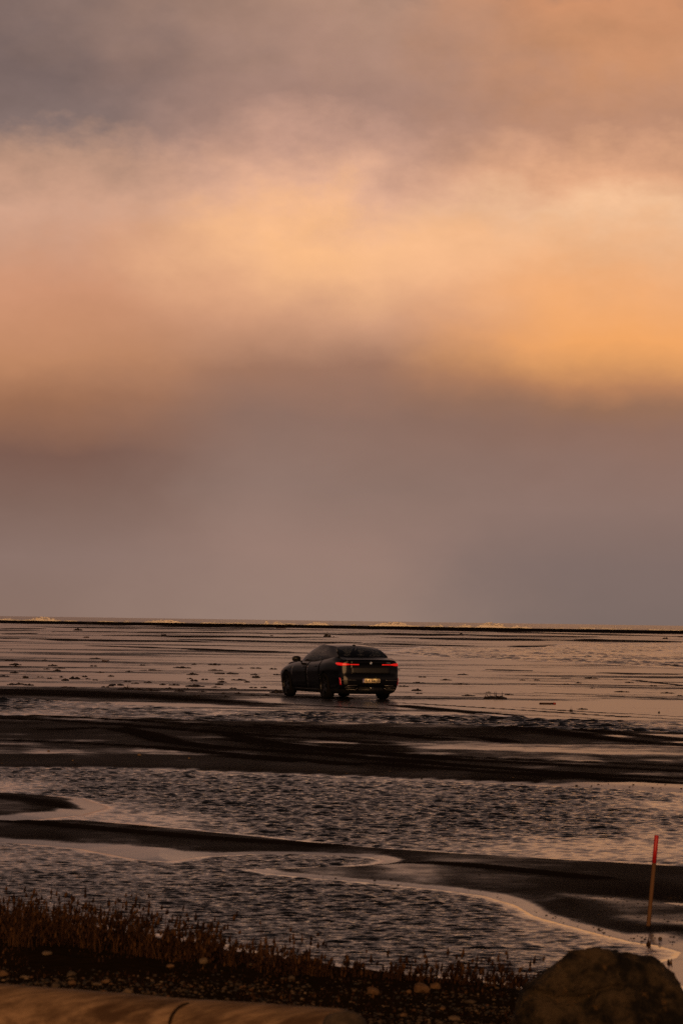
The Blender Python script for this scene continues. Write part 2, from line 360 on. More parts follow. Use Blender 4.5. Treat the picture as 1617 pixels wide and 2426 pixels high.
# black volcanic sand, from drained to covered with a film of water
M_SAND, t, b = material('black_sand')
co = nd(t, 'ShaderNodeNewGeometry').outputs['Position']
aw = nd(t, 'ShaderNodeAttribute', attribute_name='wet').outputs['Fac']
ab = nd(t, 'ShaderNodeAttribute', attribute_name='bank').outputs['Fac']
nA = noise(t, mapping(t, co, (.045, .075, 1)), 1.0, 10, .74)
nB = noise(t, mapping(t, co, (2.6, 1.2, 1)), 1.0, 6, .6)
nC = noise(t, co, 9.0, 5, .6)
ww = mth(t, 'ADD', aw, mth(t, 'ADD', mth(t, 'MULTIPLY', mth(t, 'SUBTRACT', nA, .5), 3.4), mth(t, 'MULTIPLY', mth(t, 'SUBTRACT', nB, .5), .55)))
film = smooth(t, ww, .22, .80)
film = mth(t, 'MULTIPLY', film, smooth(t, aw, .02, .25))
dry = mixc(t, nB, (.011, .0085, .0075), (.023, .017, .0145))
soil = mixc(t, nC, (.009, .006, .003), (.036, .022, .010))
base = mixc(t, ab, dry, soil)
lk(t, base, b.inputs['Base Color'])
rgh = nd(t, 'ShaderNodeMapRange'); lk(t, film, rgh.inputs['Value']); rgh.inputs['To Min'].default_value = .6; rgh.inputs['To Max'].default_value = .19
lk(t, rgh.outputs[0], b.inputs['Roughness'])
spc = nd(t, 'ShaderNodeMapRange'); lk(t, film, spc.inputs['Value']); spc.inputs['To Min'].default_value = .0; spc.inputs['To Max'].default_value = .5
spd = mth(t, 'ADD', spc.outputs[0], mth(t, 'MULTIPLY', mth(t, 'SUBTRACT', 1.0, film), mth(t, 'MULTIPLY', smooth(t, aw, .0, .45), .02)))
lk(t, spd, b.inputs['Specular IOR Level']); b.inputs['IOR'].default_value = 1.48
bp = nd(t, 'ShaderNodeBump'); bp.inputs['Distance'].default_value = .03
hgt = mth(t, 'ADD', mth(t, 'MULTIPLY', noise(t, co, 5.0, 7, .65), 1.0), mth(t, 'MULTIPLY', noise(t, co, 38.0, 4, .6), .25))
lk(t, hgt, bp.inputs['Height'])
bst = nd(t, 'ShaderNodeMapRange'); lk(t, film, bst.inputs['Value']); bst.inputs['To Min'].default_value = .55; bst.inputs['To Max'].default_value = .08
lk(t, bst.outputs[0], bp.inputs['Strength']); lk(t, bp.outputs[0], b.inputs['Normal'])

def water_mat(name, scale, strength, rough=.04, col=(.006, .005, .0045), dist=.05):
    m, t, b = material(name)
    co = nd(t, 'ShaderNodeNewGeometry').outputs['Position']
    am = nd(t, 'ShaderNodeAttribute', attribute_name='chop').outputs['Fac']
    b.inputs['Base Color'].default_value = (*col, 1); b.inputs['Roughness'].default_value = rough; b.inputs['IOR'].default_value = 1.333
    h = mth(t, 'ADD', noise(t, mapping(t, co, (scale, scale * .8, 1)), 1.0, 4, .6), mth(t, 'MULTIPLY', noise(t, mapping(t, co, (scale * 3.1, scale * 2.6, 1)), 1.0, 3, .5), .3))
    bp = nd(t, 'ShaderNodeBump'); bp.inputs['Distance'].default_value = dist
    lk(t, h, bp.inputs['Height']); lk(t, mth(t, 'MULTIPLY', am, strength), bp.inputs['Strength']); lk(t, bp.outputs[0], b.inputs['Normal'])
    return m
M_POOL = water_mat('pool_water', 16.0, .55, .05, dist=.02)
M_STRIP = water_mat('strip_water', 5.0, .8, .08, dist=.06)
M_FARPOOL = water_mat('far_pool_water', 2.2, .9, .12, dist=.12)
M_SEA, t, b = material('sea_water')
co = nd(t, 'ShaderNodeNewGeometry').outputs['Position']
b.inputs['Base Color'].default_value = (.085, .078, .052, 1); b.inputs['Roughness'].default_value = .22; b.inputs['IOR'].default_value = 1.333
bp = nd(t, 'ShaderNodeBump'); bp.inputs['Distance'].default_value = 1.2; bp.inputs['Strength'].default_value = .8
lk(t, noise(t, mapping(t, co, (.12, .10, 1)), 1.0, 6, .6), bp.inputs['Height']); lk(t, bp.outputs[0], b.inputs['Normal'])
M_FOAM = simple('sea_foam', (.90, .84, .76), .8, spec=.2, vary=.08, scale=.8)

# ------------------------------------------------------------------ ground
cols = np.concatenate([[-30000, -12000, -5000, -2600, -1500, -900, -600, -400, -280], np.arange(-200, 1820, 4.0), [1900, 2020, 2220, 2500, 3100, 4200, 6600, 14000, 32000]])
dd = np.concatenate([np.arange(13.2, 24, .35), np.arange(24, 70, .7), np.arange(70, 210, 1.15), np.arange(210, 1010, 1.55), [1030, 1080, 1150, 1250, 1400, 1650, 2000, 2500, 3300]])
Yr = np.concatenate([[2200, 1900, 1750, 1640], CH * F / dd])
GY, GU = np.meshgrid(Yr, cols, indexing='ij')
GX = (GU - 808.5) * GY / F
gx, gy = GX.ravel(), GY.ravel()
z, wet, bank, gpx, gpy = terrain(gx, gy, True)
# the last rows carry the ground on under and behind the camera
Vg = np.stack([gx, gy, z], 1)
Qg = grid_quads(len(Yr), len(cols))
nb = len(Vg); last = np.arange(nb - len(cols), nb)
ext = Vg[last].copy(); ext[:, 1] = -400; ext[:, 0] *= 40
Vg = np.concatenate([Vg, ext]); wet = np.concatenate([wet, wet[last]]); bank = np.concatenate([bank, bank[last]])
i0 = last; i1 = np.arange(nb, nb + len(cols))
Qg = np.concatenate([Qg, np.stack([i0[:-1], i0[1:], i1[1:], i1[:-1]], 1)])
ground = link(bpy.data.objects.new('ground', fast_mesh('ground', Vg, Qg[:, ::-1], M_SAND, {'wet': wet, 'bank': bank})))
tag(ground, 'flat black sand beach, wet and shining between drained dark bars', kind='structure')

# ------------------------------------------------------------------ water of the pools
def ripples(x, y, lmin, lmax, n, seed, slope, spread=23, head=6):
    r = np.random.default_rng(seed); hz = np.zeros_like(x)
    Lm = math.sqrt(lmin * lmax)
    drift = [4.5 * vn(x / (Lm * q), y / (Lm * q), 100 + i) for i, q in enumerate((3.1, 4.0, 5.3, 6.1))]
    for i in range(n):
        L = lmin * (lmax / lmin) ** r.random(); th = R(head + r.normal() * spread); kk = 2 * math.pi / L
        p = kk * (x * math.sin(th) + y * math.cos(th)) + r.random() * 6.283 + drift[i % 4]
        hz += np.sin(p) / kk
    return hz * slope * math.sqrt(2.0 / n)
def pool(name, label, Y0, Y1, sdf_fn, smax, ds, dyf, rip, mat):
    ys = [Y0]
    while ys[-1] < Y1: ys.append(ys[-1] + dyf(ys[-1]))
    s = np.arange(-smax, smax + ds, ds); e_ = s[-1] + np.concatenate([np.arange(.0013, .035, .0013), np.arange(.036, .088, .0026)]); s = np.concatenate([-e_[::-1], s, e_])
    YY, S = np.meshgrid(np.array(ys), s, indexing='ij'); XX = S * YY; x, y = XX.ravel(), YY.ravel()
    ya = np.array(ys); yc = np.unique(np.concatenate([ya[::5], ya[-1:]])); sc = np.unique(np.concatenate([s[::4], s[-1:]]))
    YC, SCC = np.meshgrid(yc, sc, indexing='ij'); TZ = terrain((SCC * YC).ravel(), YC.ravel()).reshape(YC.shape)
    TZ = np.stack([np.interp(s, sc, row) for row in TZ]); iy = np.clip(np.searchsorted(yc, ya) - 1, 0, len(yc) - 2); fy = ((ya - yc[iy]) / (yc[iy + 1] - yc[iy]))[:, None]
    tz = (TZ[iy] * (1 - fy) + TZ[iy + 1] * fy).ravel()
    amp = sst(.001, .020, -tz)
    gust = .30 + .95 * sst(.26, .66, fbm(x * .4, y * .14, 5, 81))
    hz = rip(x, y) * amp * gust
    V = np.stack([x, y, hz], 1); Q = grid_quads(len(ys), len(s))
    SD = sdf_fn((SCC * YC).ravel(), YC.ravel()).reshape(YC.shape); SD = np.stack([np.interp(s, sc, row) for row in SD]); sdv_ = (SD[iy] * (1 - fy) + SD[iy + 1] * fy).ravel()
    keep = ((tz < .003) & (sdv_ > -1.2))[Q].any(1)
    V, Q, at = compact(V, Q, keep, {'chop': amp * gust})
    o = link(bpy.data.objects.new(name, fast_mesh(name, V, Q, mat, at)))
    return tag(o, label, kind='structure')
near_rip = lambda x, y: ripples(x, y, .05, .19, 26, 5, .21) + ripples(x, y, .3, 1.0, 6, 6, .035)
pool('water', 'rippled tidal pool nearest the grassy bank', 22.5, 41.5, lambda x, y: sdf(POOL3, x, y), .106, .00052, lambda Y: .0135 * (Y / 28) ** 1.5, near_rip, M_POOL)
pool('water', 'wide rippled tidal pool between two dark sand bars', 34.0, 58.5, lambda x, y: sdf(POOL2, x, y), .106, .00052, lambda Y: .021 * (Y / 35) ** 1.3,
     lambda x, y: ripples(x, y, .085, .24, 26, 15, .25) + ripples(x, y, .4, 1.4, 6, 16, .04), M_POOL)
pool('water', 'narrow strip of rippled water in front of the car', 70, 105, lambda x, y: sdf(POOL1, x, y), .112, .0006, lambda Y: .06 * (Y / 80) ** 1.5,
     lambda x, y: ripples(x, y, .20, .55, 20, 25, .36), M_STRIP)
pool('water', 'far dull rippled pool to the right behind the car', 170, 540, lambda x, y: sdf(R1P, x, y), .12, .0008, lambda Y: .34 * (Y / 200) ** 1.6,
     lambda x, y: ripples(x, y, .4, 1.1, 20, 35, .32), M_FARPOOL)

# ------------------------------------------------------------------ sea and surf
us = np.concatenate([[-30000, -12000, -5000, -2500, -1200, -700], np.arange(-400, 2020, 5.0), [2300, 2800, 4200, 7000, 14000, 32000]])
ysea = np.concatenate([np.linspace(1190, 2000, 150), np.geomspace(2010, 30000, 130)])
SY, SU = np.meshgrid(ysea, us, indexing='ij'); SX = (SU - 808.5) * SY / F; sx, sy = SX.ravel(), SY.ravel()
cr1 = fbm(sx * .010 + 3, sy * .028, 4, 91); cr2 = fbm(sx * .03, sy * .07, 4, 92)
swell = np.sin(sy / 95 * 6.283 + 3.0 * fbm(sx * .004, sy * .004, 2, 93))
sz = -.45 + 1.3 * (cr1 - .5) + .7 * (cr2 - .5) + .45 * np.maximum(swell, -.3)
sz = np.where(sy < 1260, np.minimum(sz, -.2), sz)
sea = link(bpy.data.objects.new('sea', fast_mesh('sea', np.stack([sx, sy, sz], 1), grid_quads(len(ysea), len(us)), M_SEA)))
tag(sea, 'choppy grey green sea along the horizon', kind='structure')

def blob_mesh(name, n, w, h, dpt, seed, mat, size):
    """a tumbling heap of foam: many small lumps grown into each other"""
    r = random.Random(seed); bm = bmesh.new()
    for i in range(n):
        u = r.uniform(-1, 1); hh = h * (1 - abs(u) ** 1.7) * (.30 + .8 * r.random() ** 1.3)
        s = size * r.uniform(.3, .85)
        mt = Matrix.Translation((u * w / 2, r.uniform(-.5, .5) * dpt, max(s * .2, hh - s * .4))) @ Matrix.Diagonal((s * r.uniform(1, 2.2), s, s * r.uniform(.5, .9), 1))
        res = bmesh.ops.create_icosphere(bm, subdivisions=2, radius=1, matrix=mt)
        for v in res['verts']:
            v.co += Vector((r.uniform(-1, 1), r.uniform(-1, 1), r.uniform(-1, 1))) * s * .16
    # body of the wave under the lumps
    prof = 24
    for i in range(prof):
        u = -1 + 2 * (i + .5) / prof; hh = h * (1 - abs(u) ** 1.8) * r.uniform(.3, .6) + .1
        mt = Matrix.Translation((u * w / 2, 0, hh * .35)) @ Matrix.Diagonal((w / prof * 1.9, dpt * .6, hh * .62, 1))
        res = bmesh.ops.create_icosphere(bm, subdivisions=2, radius=1, matrix=mt)
        for v in res['verts']: v.co += Vector((r.uniform(-1, 1), 0, r.uniform(-1, 1))) * .09
    me = bpy.data.meshes.new(name); bm.to_mesh(me); bm.free()
    me.polygons.foreach_set('use_smooth', [True] * len(me.polygons)); me.materials.append(mat); return me
# px of centre, photo width px, height px, label
SURF = [(107, 76, 9, 'bright breaking wave near the left edge of the sea'), (22, 44, 4, 'low white wave crest at the far left of the sea'),
        (394, 100, 6, 'long low breaker left of the car'), (636, 10, 7, 'small upright splash of surf above the car bonnet'),
        (662, 34, 6, 'short breaker just left above the car roof'), (757, 66, 6, 'low breaker straight above the car roof'),
        (935, 112, 9, 'long tumbling breaker just right of the car'), (1045, 16, 6, 'short white breaker between two long ones right of the car'),
        (1105, 40, 6, 'low breaker left of the tallest surf'), (1170, 84, 12, 'tallest breaking wave, right of the car'), (1235, 56, 5, 'low foam trailing right of the tallest breaker')]
for i, (px, wpx, hpx, lab) in enumerate(SURF):
    hy = 1459 + .01422 * px
    Yw = BERM_Y((px - 808) * 1200 / F) + 130; 
    X = (px - 808.5) * Yw / F; m_px = F / Yw
    o = link(bpy.data.objects.new('breaking_wave', blob_mesh('breaking_wave', max(10, int(wpx * 1.3)), wpx / m_px, hpx / m_px + .12, 2.2, 300 + i, M_FOAM, .42)))
    o.location = (X, Yw, .58)
    tag(o, lab, 'wave', 'surf breaking beyond the berm')
# scattered whitecaps far out: one uncountable sprinkle that belongs to the sea
bm = bmesh.new(); r = random.Random(5)
for i in range(150):
    Yw = r.uniform(1400, 3800); px = r.uniform(-150, 1770); X = (px - 808.5) * Yw / F
    if r.random() < .45: px = r.uniform(1200, 1700); X = (px - 808.5) * Yw / F
    j = np.argmin(np.abs(ysea - Yw)); u = np.argmin(np.abs(us - px)); zz = sz.reshape(SY.shape)[j, u]
    if zz < -.35: continue
    s = r.uniform(.25, .8) * Yw / 1800
    bmesh.ops.create_icosphere(bm, subdivisions=1, radius=1, matrix=Matrix.Translation((X, Yw, zz + .05)) @ Matrix.Diagonal((s * r.uniform(1.2, 5), s * 2, s * .28, 1)))
for i in range(110):
    px = r.uniform(-150, 1770); Yw = BERM_Y((px - 808) * 1200 / F) + r.uniform(105, 190); X = (px - 808.5) * Yw / F; s = r.uniform(.12, .34)
    bmesh.ops.create_icosphere(bm, subdivisions=1, radius=1, matrix=Matrix.Translation((X, Yw, .66 + r.uniform(-.1, .25))) @ Matrix.Diagonal((s * r.uniform(3, 14), s * 3, s, 1)))
me = bpy.data.meshes.new('whitecaps'); bm.to_mesh(me); bm.free(); me.materials.append(M_FOAM)
tag(link(bpy.data.objects.new('whitecaps', me), sea), kind='stuff')

# ------------------------------------------------------------------ the car
def hermite(xs, ys, q):
    """smooth interpolation through a table without overshoot"""
    xs = np.array(xs, float); ys = np.array(ys, float); q = np.asarray(q, float)
    h = np.diff(xs); dl = np.diff(ys) / h; m = np.zeros(len(xs)); m[0] = dl[0]; m[-1] = dl[-1]
    for i in range(1, len(xs) - 1):
        m[i] = 0 if dl[i - 1] * dl[i] <= 0 else 2 * dl[i - 1] * dl[i] / (dl[i - 1] + dl[i])
    i = np.clip(np.searchsorted(xs, q) - 1, 0, len(xs) - 2); u = np.clip((q - xs[i]) / h[i], 0, 1)
    return (2 * u ** 3 - 3 * u ** 2 + 1) * ys[i] + (u ** 3 - 2 * u ** 2 + u) * h[i] * m[i] + (-2 * u ** 3 + 3 * u ** 2) * ys[i + 1] + (u ** 3 - u ** 2) * h[i] * m[i + 1]

M_PAINT = simple('black_paint', (.0022, .0022, .0025), .16, spec=.32, coat=0, vary=.05)
M_TRIM = simple('black_trim', (.010, .010, .010), .45, spec=.4)
M_TYRE = simple('tyre_rubber', (.008, .008, .008), .85, spec=.04)
M_RIM = simple('dark_alloy', (.035, .035, .037), .30, metal=.85)
M_CHROME = simple('chrome', (.62, .61, .60), .22, metal=1.0, vary=.03)
M_SATIN = simple('satin_grey', (.16, .16, .165), .35, metal=.6)
M_SEAT = simple('seat_leather', (.022, .018, .016), .6)
M_RED = simple('tail_lamp_red', (.55, .01, .01), .25, coat=.6, emit=(1.0, .016, .010), es=.42)
M_REFL = simple('reflector_red_glow', (.50, .012, .02), .3, coat=.5, emit=(1.0, .02, .03), es=.04)  # reflectors have no lamp of their own; a faint red glow is added
M_PLATE = simple('plate_warm_lit', (.80, .66, .42), .5, vary=.04)  # white plate; the warm lamp and sunset tint is put into its colour
M_INK = simple('plate_ink', (.01, .01, .01), .6)
M_BLUE = simple('plate_blue', (.01, .03, .28), .45)
M_WHITE = simple('badge_white', (.8, .8, .8), .4)
M_LBLUE = simple('badge_blue', (.05, .22, .55), .35)
M_GLASS, t, b = material('tinted_glass')
t.nodes.remove(b)
fr = nd(t, 'ShaderNodeFresnel'); bfc = nd(t, 'ShaderNodeNewGeometry').outputs['Backfacing']; lk(t, mth(t, 'SUBTRACT', 1.5, mth(t, 'MULTIPLY', bfc, 1.5 - 1 / 1.5)), fr.inputs[0])
tr = nd(t, 'ShaderNodeBsdfTransparent'); tr.inputs[0].default_value = (.25, .26, .25, 1)
gl = nd(t, 'ShaderNodeBsdfGlossy'); gl.inputs['Roughness'].default_value = .02
ms = nd(t, 'ShaderNodeMixShader'); lk(t, fr.outputs[0], ms.inputs[0]); lk(t, tr.outputs[0], ms.inputs[1]); lk(t, gl.outputs[0], ms.inputs[2])
lk(t, ms.outputs[0], t.nodes['Material Output'].inputs[0])

THETA = 20.0
CARX, CARY = gp(799, 1653.5)
car = empty('parked_car', (CARX, CARY, .004), R(THETA))
tag(car, 'black saloon car seen from behind with red tail lights lit, standing on wet sand', 'car')

YRZ = ([.18, .30, .42, .55, .66, .74, .85, .98, 1.06, 1.12], [-2.50, -2.62, -2.685, -2.695, -2.675, -2.645, -2.625, -2.615, -2.635, -2.60])
YFZ = ([.18, .30, .50, .65, .80, 1.0, 1.12], [2.52, 2.64, 2.695, 2.69, 2.62, 2.40, 2.30])
WT = ([0, .006, .016, .035, .07, .14, .23, .50, .80, .90, .945, .975, .992, 1.0], [.770, .830, .872, .905, .930, .952, .968, .955, .964, .945, .905, .845, .775, .70])
BELT = ([0, .05, .12, .25, .45, .70, .80, .90, .96, 1.0], [1.112, 1.142, 1.180, 1.128, 1.060, 1.02, .985, .91, .83, .74])
SECF = ([0, .10, .28, .50, .70, .80, .88, .955, 1.0], [.895, .945, .968, .984, 1.0, .996, .972, .925, .875])   # share of half width up the side
NT, NK = 64, 22
T = np.concatenate([np.linspace(0, .05, 9)[:-1], np.linspace(.05, .92, 44)[:-1], np.linspace(.92, 1, 12)])
Kv = np.linspace(0, 1, NK)
def side_pt(t, k, out=0.0):
    """point on the right flank of the lower body: t rear->front, k sill->belt"""
    t = np.asarray(t, float); k = np.asarray(k, float)
    zb = hermite(*BELT, t); z = .20 + k * (zb - .20)
    yr_ = hermite(*YRZ, z); yf = hermite(*YFZ, z)
    w = hermite(*WT, t) * hermite(*SECF, k) + out
    return np.stack(np.broadcast_arrays(w, yr_ + t * (yf - yr_), z), -1)
def cap_pt(x, k, front=False, out=0.0):
    """point on the tail (or nose): x across, k sill->belt"""
    t = 1.0 if front else 0.0
    p = side_pt(np.full_like(np.asarray(k, float), t), k); w = p[..., 0]
    u = np.clip(np.asarray(x) / w, -1, 1)
    y = p[..., 1] + (1 if front else -1) * (.055 * (1 - np.abs(u) ** 2.4) + out)
    return np.stack(np.broadcast_arrays(x, y, p[..., 2]), -1)
# closed shell: rings of points round the car at every height, plus the deck and the floor
def ring(k):
    r_ = side_pt(T, np.full_like(T, k))
    w1 = r_[-1, 0]; w0 = r_[0, 0]
    fx = np.linspace(w1, -w1, 13)[1:-1]; rx = np.linspace(-w0, w0, 17)[1:-1]
    l_ = r_[::-1] * np.array([-1, 1, 1])
    return np.concatenate([r_, cap_pt(fx, np.full_like(fx, k), True), l_, cap_pt(rx, np.full_like(rx, k))])
rings = [ring(k) for k in Kv]
n = len(rings[0])
deck = []
for s_, up in ((.92, .006), (.70, .010), (.40, .012), (.12, .013)):
    q = rings[-1].copy(); q[:, 0] *= s_; q[:, 1] = q[:, 1] * (.985 - .05 * (1 - s_)); q[:, 2] += up * np.clip((q[:, 1] + 2.72) / .5, .2, 1); deck.append(q)
low = rings[0].copy(); low[:, 0] *= .9; low[:, 1] *= .97; low[:, 2] = .16
low2 = low.copy(); low2[:, 0] *= .1; low2[:, 2] = .155
allr = [low2, low] + rings + deck
V = np.concatenate(allr); Fq = []
for a_ in range(len(allr) - 1):
    for i in range(n):
        j = (i + 1) % n; Fq.append((a_ * n + i, a_ * n + j, (a_ + 1) * n + j, (a_ + 1) * n + i))
Fq.append(tuple(range(n))[::-1]); Fq.append(tuple((len(allr) - 1) * n + i for i in range(n)))
me = mesh_from('body', V, Fq, M_PAINT); me.materials.append(M_TRIM)
body = bpy.data.objects.new('body', me); COL.objects.link(body)
AX_F, AX_R, WR, TRK = 1.765, -1.45, .368, .835
cut = []
for ax in (AX_F, AX_R):
    for sd in (-1, 1):
        bm = bmesh.new(); bmesh.ops.create_cone(bm, cap_ends=True, segments=40, radius1=.405, radius2=.405, depth=.62,
            matrix=Matrix.Translation((sd * .83, ax, .372)) @ Matrix.Rotation(R(90), 4, 'Y'))
        cm_ = bpy.data.meshes.new('arch'); bm.to_mesh(cm_); bm.free(); co_ = bpy.data.objects.new('arch', cm_); COL.objects.link(co_); cut.append(co_)
        md = body.modifiers.new('arch', 'BOOLEAN'); md.operation = 'DIFFERENCE'; md.object = co_; md.solver = 'EXACT'
dg = bpy.context.evaluated_depsgraph_get(); dg.update()
me2 = bpy.data.meshes.new_from_object(body.evaluated_get(dg)); body.modifiers.clear(); body.data = me2; me2.name = 'body'
for c_ in cut: bpy.data.objects.remove(c_)
body.parent = car
bm = bmesh.new(); bm.from_mesh(me2)
for f in bm.faces:
    f.smooth = True
for e in bm.edges:
    if len(e.link_faces) == 2 and e.calc_face_angle(0) > R(38): e.smooth = False
for f in bm.faces:
    c_ = f.calc_center_median()
    if c_.z < .27 or any(abs(c_.y - ax) < .40 and abs(c_.x) < .80 and c_.z < .80 for ax in (AX_F, AX_R)): f.material_index = 1
bm.to_mesh(me2); bm.free()

def patch(name, fn, U, Vv, mat, parent=car, thick=.006, flip=False):
    """a panel lying on a surface: an outer skin with a rolled edge"""
    nu, nv = len(U), len(Vv); P, Q = [], []
    for v in Vv:
        for u in U: P.append(fn(u, v, thick))
    for v in Vv:
        for u in U: P.append(fn(u, v, -.012))
    off = nu * nv; idx = lambda i, j: j * nu + i
    for j in range(nv - 1):
        for i in range(nu - 1): Q.append((idx(i, j), idx(i + 1, j), idx(i + 1, j + 1), idx(i, j + 1)))
    rim = [idx(i, 0) for i in range(nu)] + [idx(nu - 1, j) for j in range(1, nv)] + [idx(i, nv - 1) for i in range(nu - 2, -1, -1)] + [idx(0, j) for j in range(nv - 2, 0, -1)]
    for a_, b_ in zip(rim, rim[1:] + rim[:1]): Q.append((b_, a_, a_ + off, b_ + off))
    if flip: Q = [q[::-1] for q in Q]
    o = mobj(name, P, Q, mat, parent)
    return o
def cbox(name, c, s, mat, parent=car, bev=.01, rot=(0, 0, 0), seg=2):
    bm = bmesh.new(); bmesh.ops.create_cube(bm, size=1, matrix=Matrix.Diagonal((*s, 1)))
    if bev: bmesh.ops.bevel(bm, geom=list(bm.edges), offset=min(bev, min(s) * .45), segments=seg, affect='EDGES')
    from mathutils import Euler
    bmesh.ops.transform(bm, matrix=Matrix.Translation(c) @ Euler(rot).to_matrix().to_4x4(), verts=bm.verts)
    me = bpy.data.meshes.new(name); bm.to_mesh(me); bm.free(); me.materials.append(mat)
    me.polygons.foreach_set('use_smooth', [True] * len(me.polygons))
    return link(bpy.data.objects.new(name, me), parent)
def tube(name, pts, rad, mat, parent, seg=8):
    V, Q = [], []; n_ = len(pts); pts = [Vector(p) for p in pts]
    rad = rad if isinstance(rad, (list, tuple)) else [rad] * n_
    for i, p in enumerate(pts):
        d = (pts[min(i + 1, n_ - 1)] - pts[max(i - 1, 0)]).normalized(); a_ = d.orthogonal().normalized(); b_ = d.cross(a_)
        for k in range(seg):
            an = 6.28318 * k / seg; V.append(p + (a_ * math.cos(an) + b_ * math.sin(an)) * rad[i])
    for i in range(n_ - 1):
        for k in range(seg): Q.append((i * seg + k, i * seg + (k + 1) % seg, (i + 1) * seg + (k + 1) % seg, (i + 1) * seg + k))
    Q.append(tuple(range(seg))[::-1]); Q.append(tuple((n_ - 1) * seg + k for k in range(seg)))
    return mobj(name, V, Q, mat, parent)

# doors, boot lid, bonnet
for sd in (-1, 1):
    def side(u, v, o_, sd=sd):
        p = side_pt(u, v, o_); return (p[0] * sd, p[1], p[2])
    for (t0, t1) in ((.295, .500), (.506, .745)):
        d = patch('door', side, np.linspace(t0, t1, 14), np.linspace(.10, .985, 14), M_PAINT, flip=(sd < 0))
        hp = [side(t1 - .165 + .012 * i, .80, .02) for i in range(4)] if t0 < .4 else [side(t0 + .03 + .012 * i, .80, .02) for i in range(4)]
        tube('handle', hp, .012, M_PAINT, d)
    # small badge on the front wing
    patch('wing_badge', side, np.linspace(.765, .785, 3), np.linspace(.79, .815, 2), M_SATIN, thick=.012, flip=(sd < 0))
    # black sill trim
    patch('sill', side, np.linspace(.32, .72, 14), np.linspace(.005, .075, 4), M_TRIM, thick=.016, flip=(sd < 0))
def capf(u, v, o_): return tuple(cap_pt(np.array(u), np.array(v), False, o_))
lid = patch('boot_lid', capf, np.linspace(-.60, .60, 19), np.linspace(.575, .985, 14), M_PAINT, thick=.014)
patch('lid_panel', capf, np.linspace(-.575, .575, 17), np.linspace(.60, .775, 6), M_TRIM, lid, thick=.019)
# boot edge that catches the sky
patch('spoiler_lip', lambda u, v, o_: (u, -2.632 - .05 * (1 - (abs(u) / .80) ** 2.4) - .012 * math.sin(v * 3.14) - o_, 1.098 + .018 * v - .015 * (abs(u) / .8) ** 3), np.linspace(-.72, .72, 21), np.linspace(0, 1, 5), M_PAINT, lid)
patch('boot_deck', lambda u, v, o_: (u * (.74 - .03 * v), -2.655 + .05 * u * u + .55 * v - .04 * (1 - u * u) * (1 - v), 1.118 + .096 * v - .012 * u * u + o_), np.linspace(-1, 1, 17), np.linspace(0, 1, 8), M_PAINT, lid, thick=.004)
def hoodf(u, v, o_):
    yy = 1.30 + v * 1.20; w_ = .80 - .22 * max(0, v - .55) ** 1.4 * 2
    zz = float(np.interp(yy, [1.3, 1.8, 2.2, 2.5], [1.035, .985, .915, .845])) + .012 * (1 - u * u)
    return (u * w_, yy, zz + o_)
patch('bonnet', hoodf, np.linspace(-1, 1, 13), np.linspace(0, 1, 10), M_PAINT, thick=.012)
# tail lamps: slim strips that run from the lid round the corner
def plan(s_, k, out, sd):
    """walk along the tail from the centre line (s=0) round the corner on to the flank"""
    w0 = float(side_pt(0., k)[0])
    if s_ <= w0 - .004: p = cap_pt(np.array(s_), np.array(k), False, out)
    else: p = side_pt(np.array((s_ - w0 + .004) / 5.3 + .0005), np.array(k), out)
    return (float(p[0]) * sd, float(p[1]), float(p[2]))
for sd in (-1, 1):
    def lamp(u, v, o_, sd=sd):
        top = .880 + .024 * sst(.60, .74, u) - .02 * sst(.9, 1.05, u); bot = .848 - .022 * sst(.62, .80, u) + .03 * sst(.92, 1.08, u)
        return plan(u, bot + (top - bot) * v, o_, sd)
    L1 = patch('tail_lamp', lamp, np.concatenate([np.linspace(.345, .60, 7)]), np.linspace(0, 1, 4), M_RED, thick=.024, flip=(sd < 0))
    L2 = patch('tail_lamp', lamp, np.concatenate([np.linspace(.615, .90, 9), [.95, 1.0, 1.05]]), np.linspace(0, 1, 4), M_RED, thick=.022, flip=(sd < 0))
    # upright reflectors at the bumper corners
    def refl(u, v, o_, sd=sd): return plan(.845 + .055 * u - .03 * (1 - v), .235 + .215 * v, o_, sd)
    patch('reflector', refl, np.linspace(0, 1, 3), np.linspace(0, 1, 6), M_REFL, thick=.014, flip=(sd < 0))
    # exhaust surround: a flat-sided frame with a light rim
    ex = cbox('exhaust_trim', (sd * .60, -2.675, .335), (.30, .10, .105), M_TRIM, bev=.03)
    tube('rim', [(sd * .40, -2.735, .405), (sd * .66, -2.715, .405), (sd * .76, -2.69, .345), (sd * .72, -2.69, .285), (sd * .46, -2.72, .285), (sd * .40, -2.735, .335)], .010, M_SATIN, ex, 6)
    tube('bumper_crease', [plan(.44 + .05 * i, .385, .006, sd) for i in range(9)], .007, M_SATIN, car, 6)
cbox('diffuser', (0, -2.700, .285), (.74, .12, .13), M_TRIM, bev=.03)
cbox('fog_lamp', (0, -2.772, .335), (.10, .015, .022), M_CHROME, bev=.004)
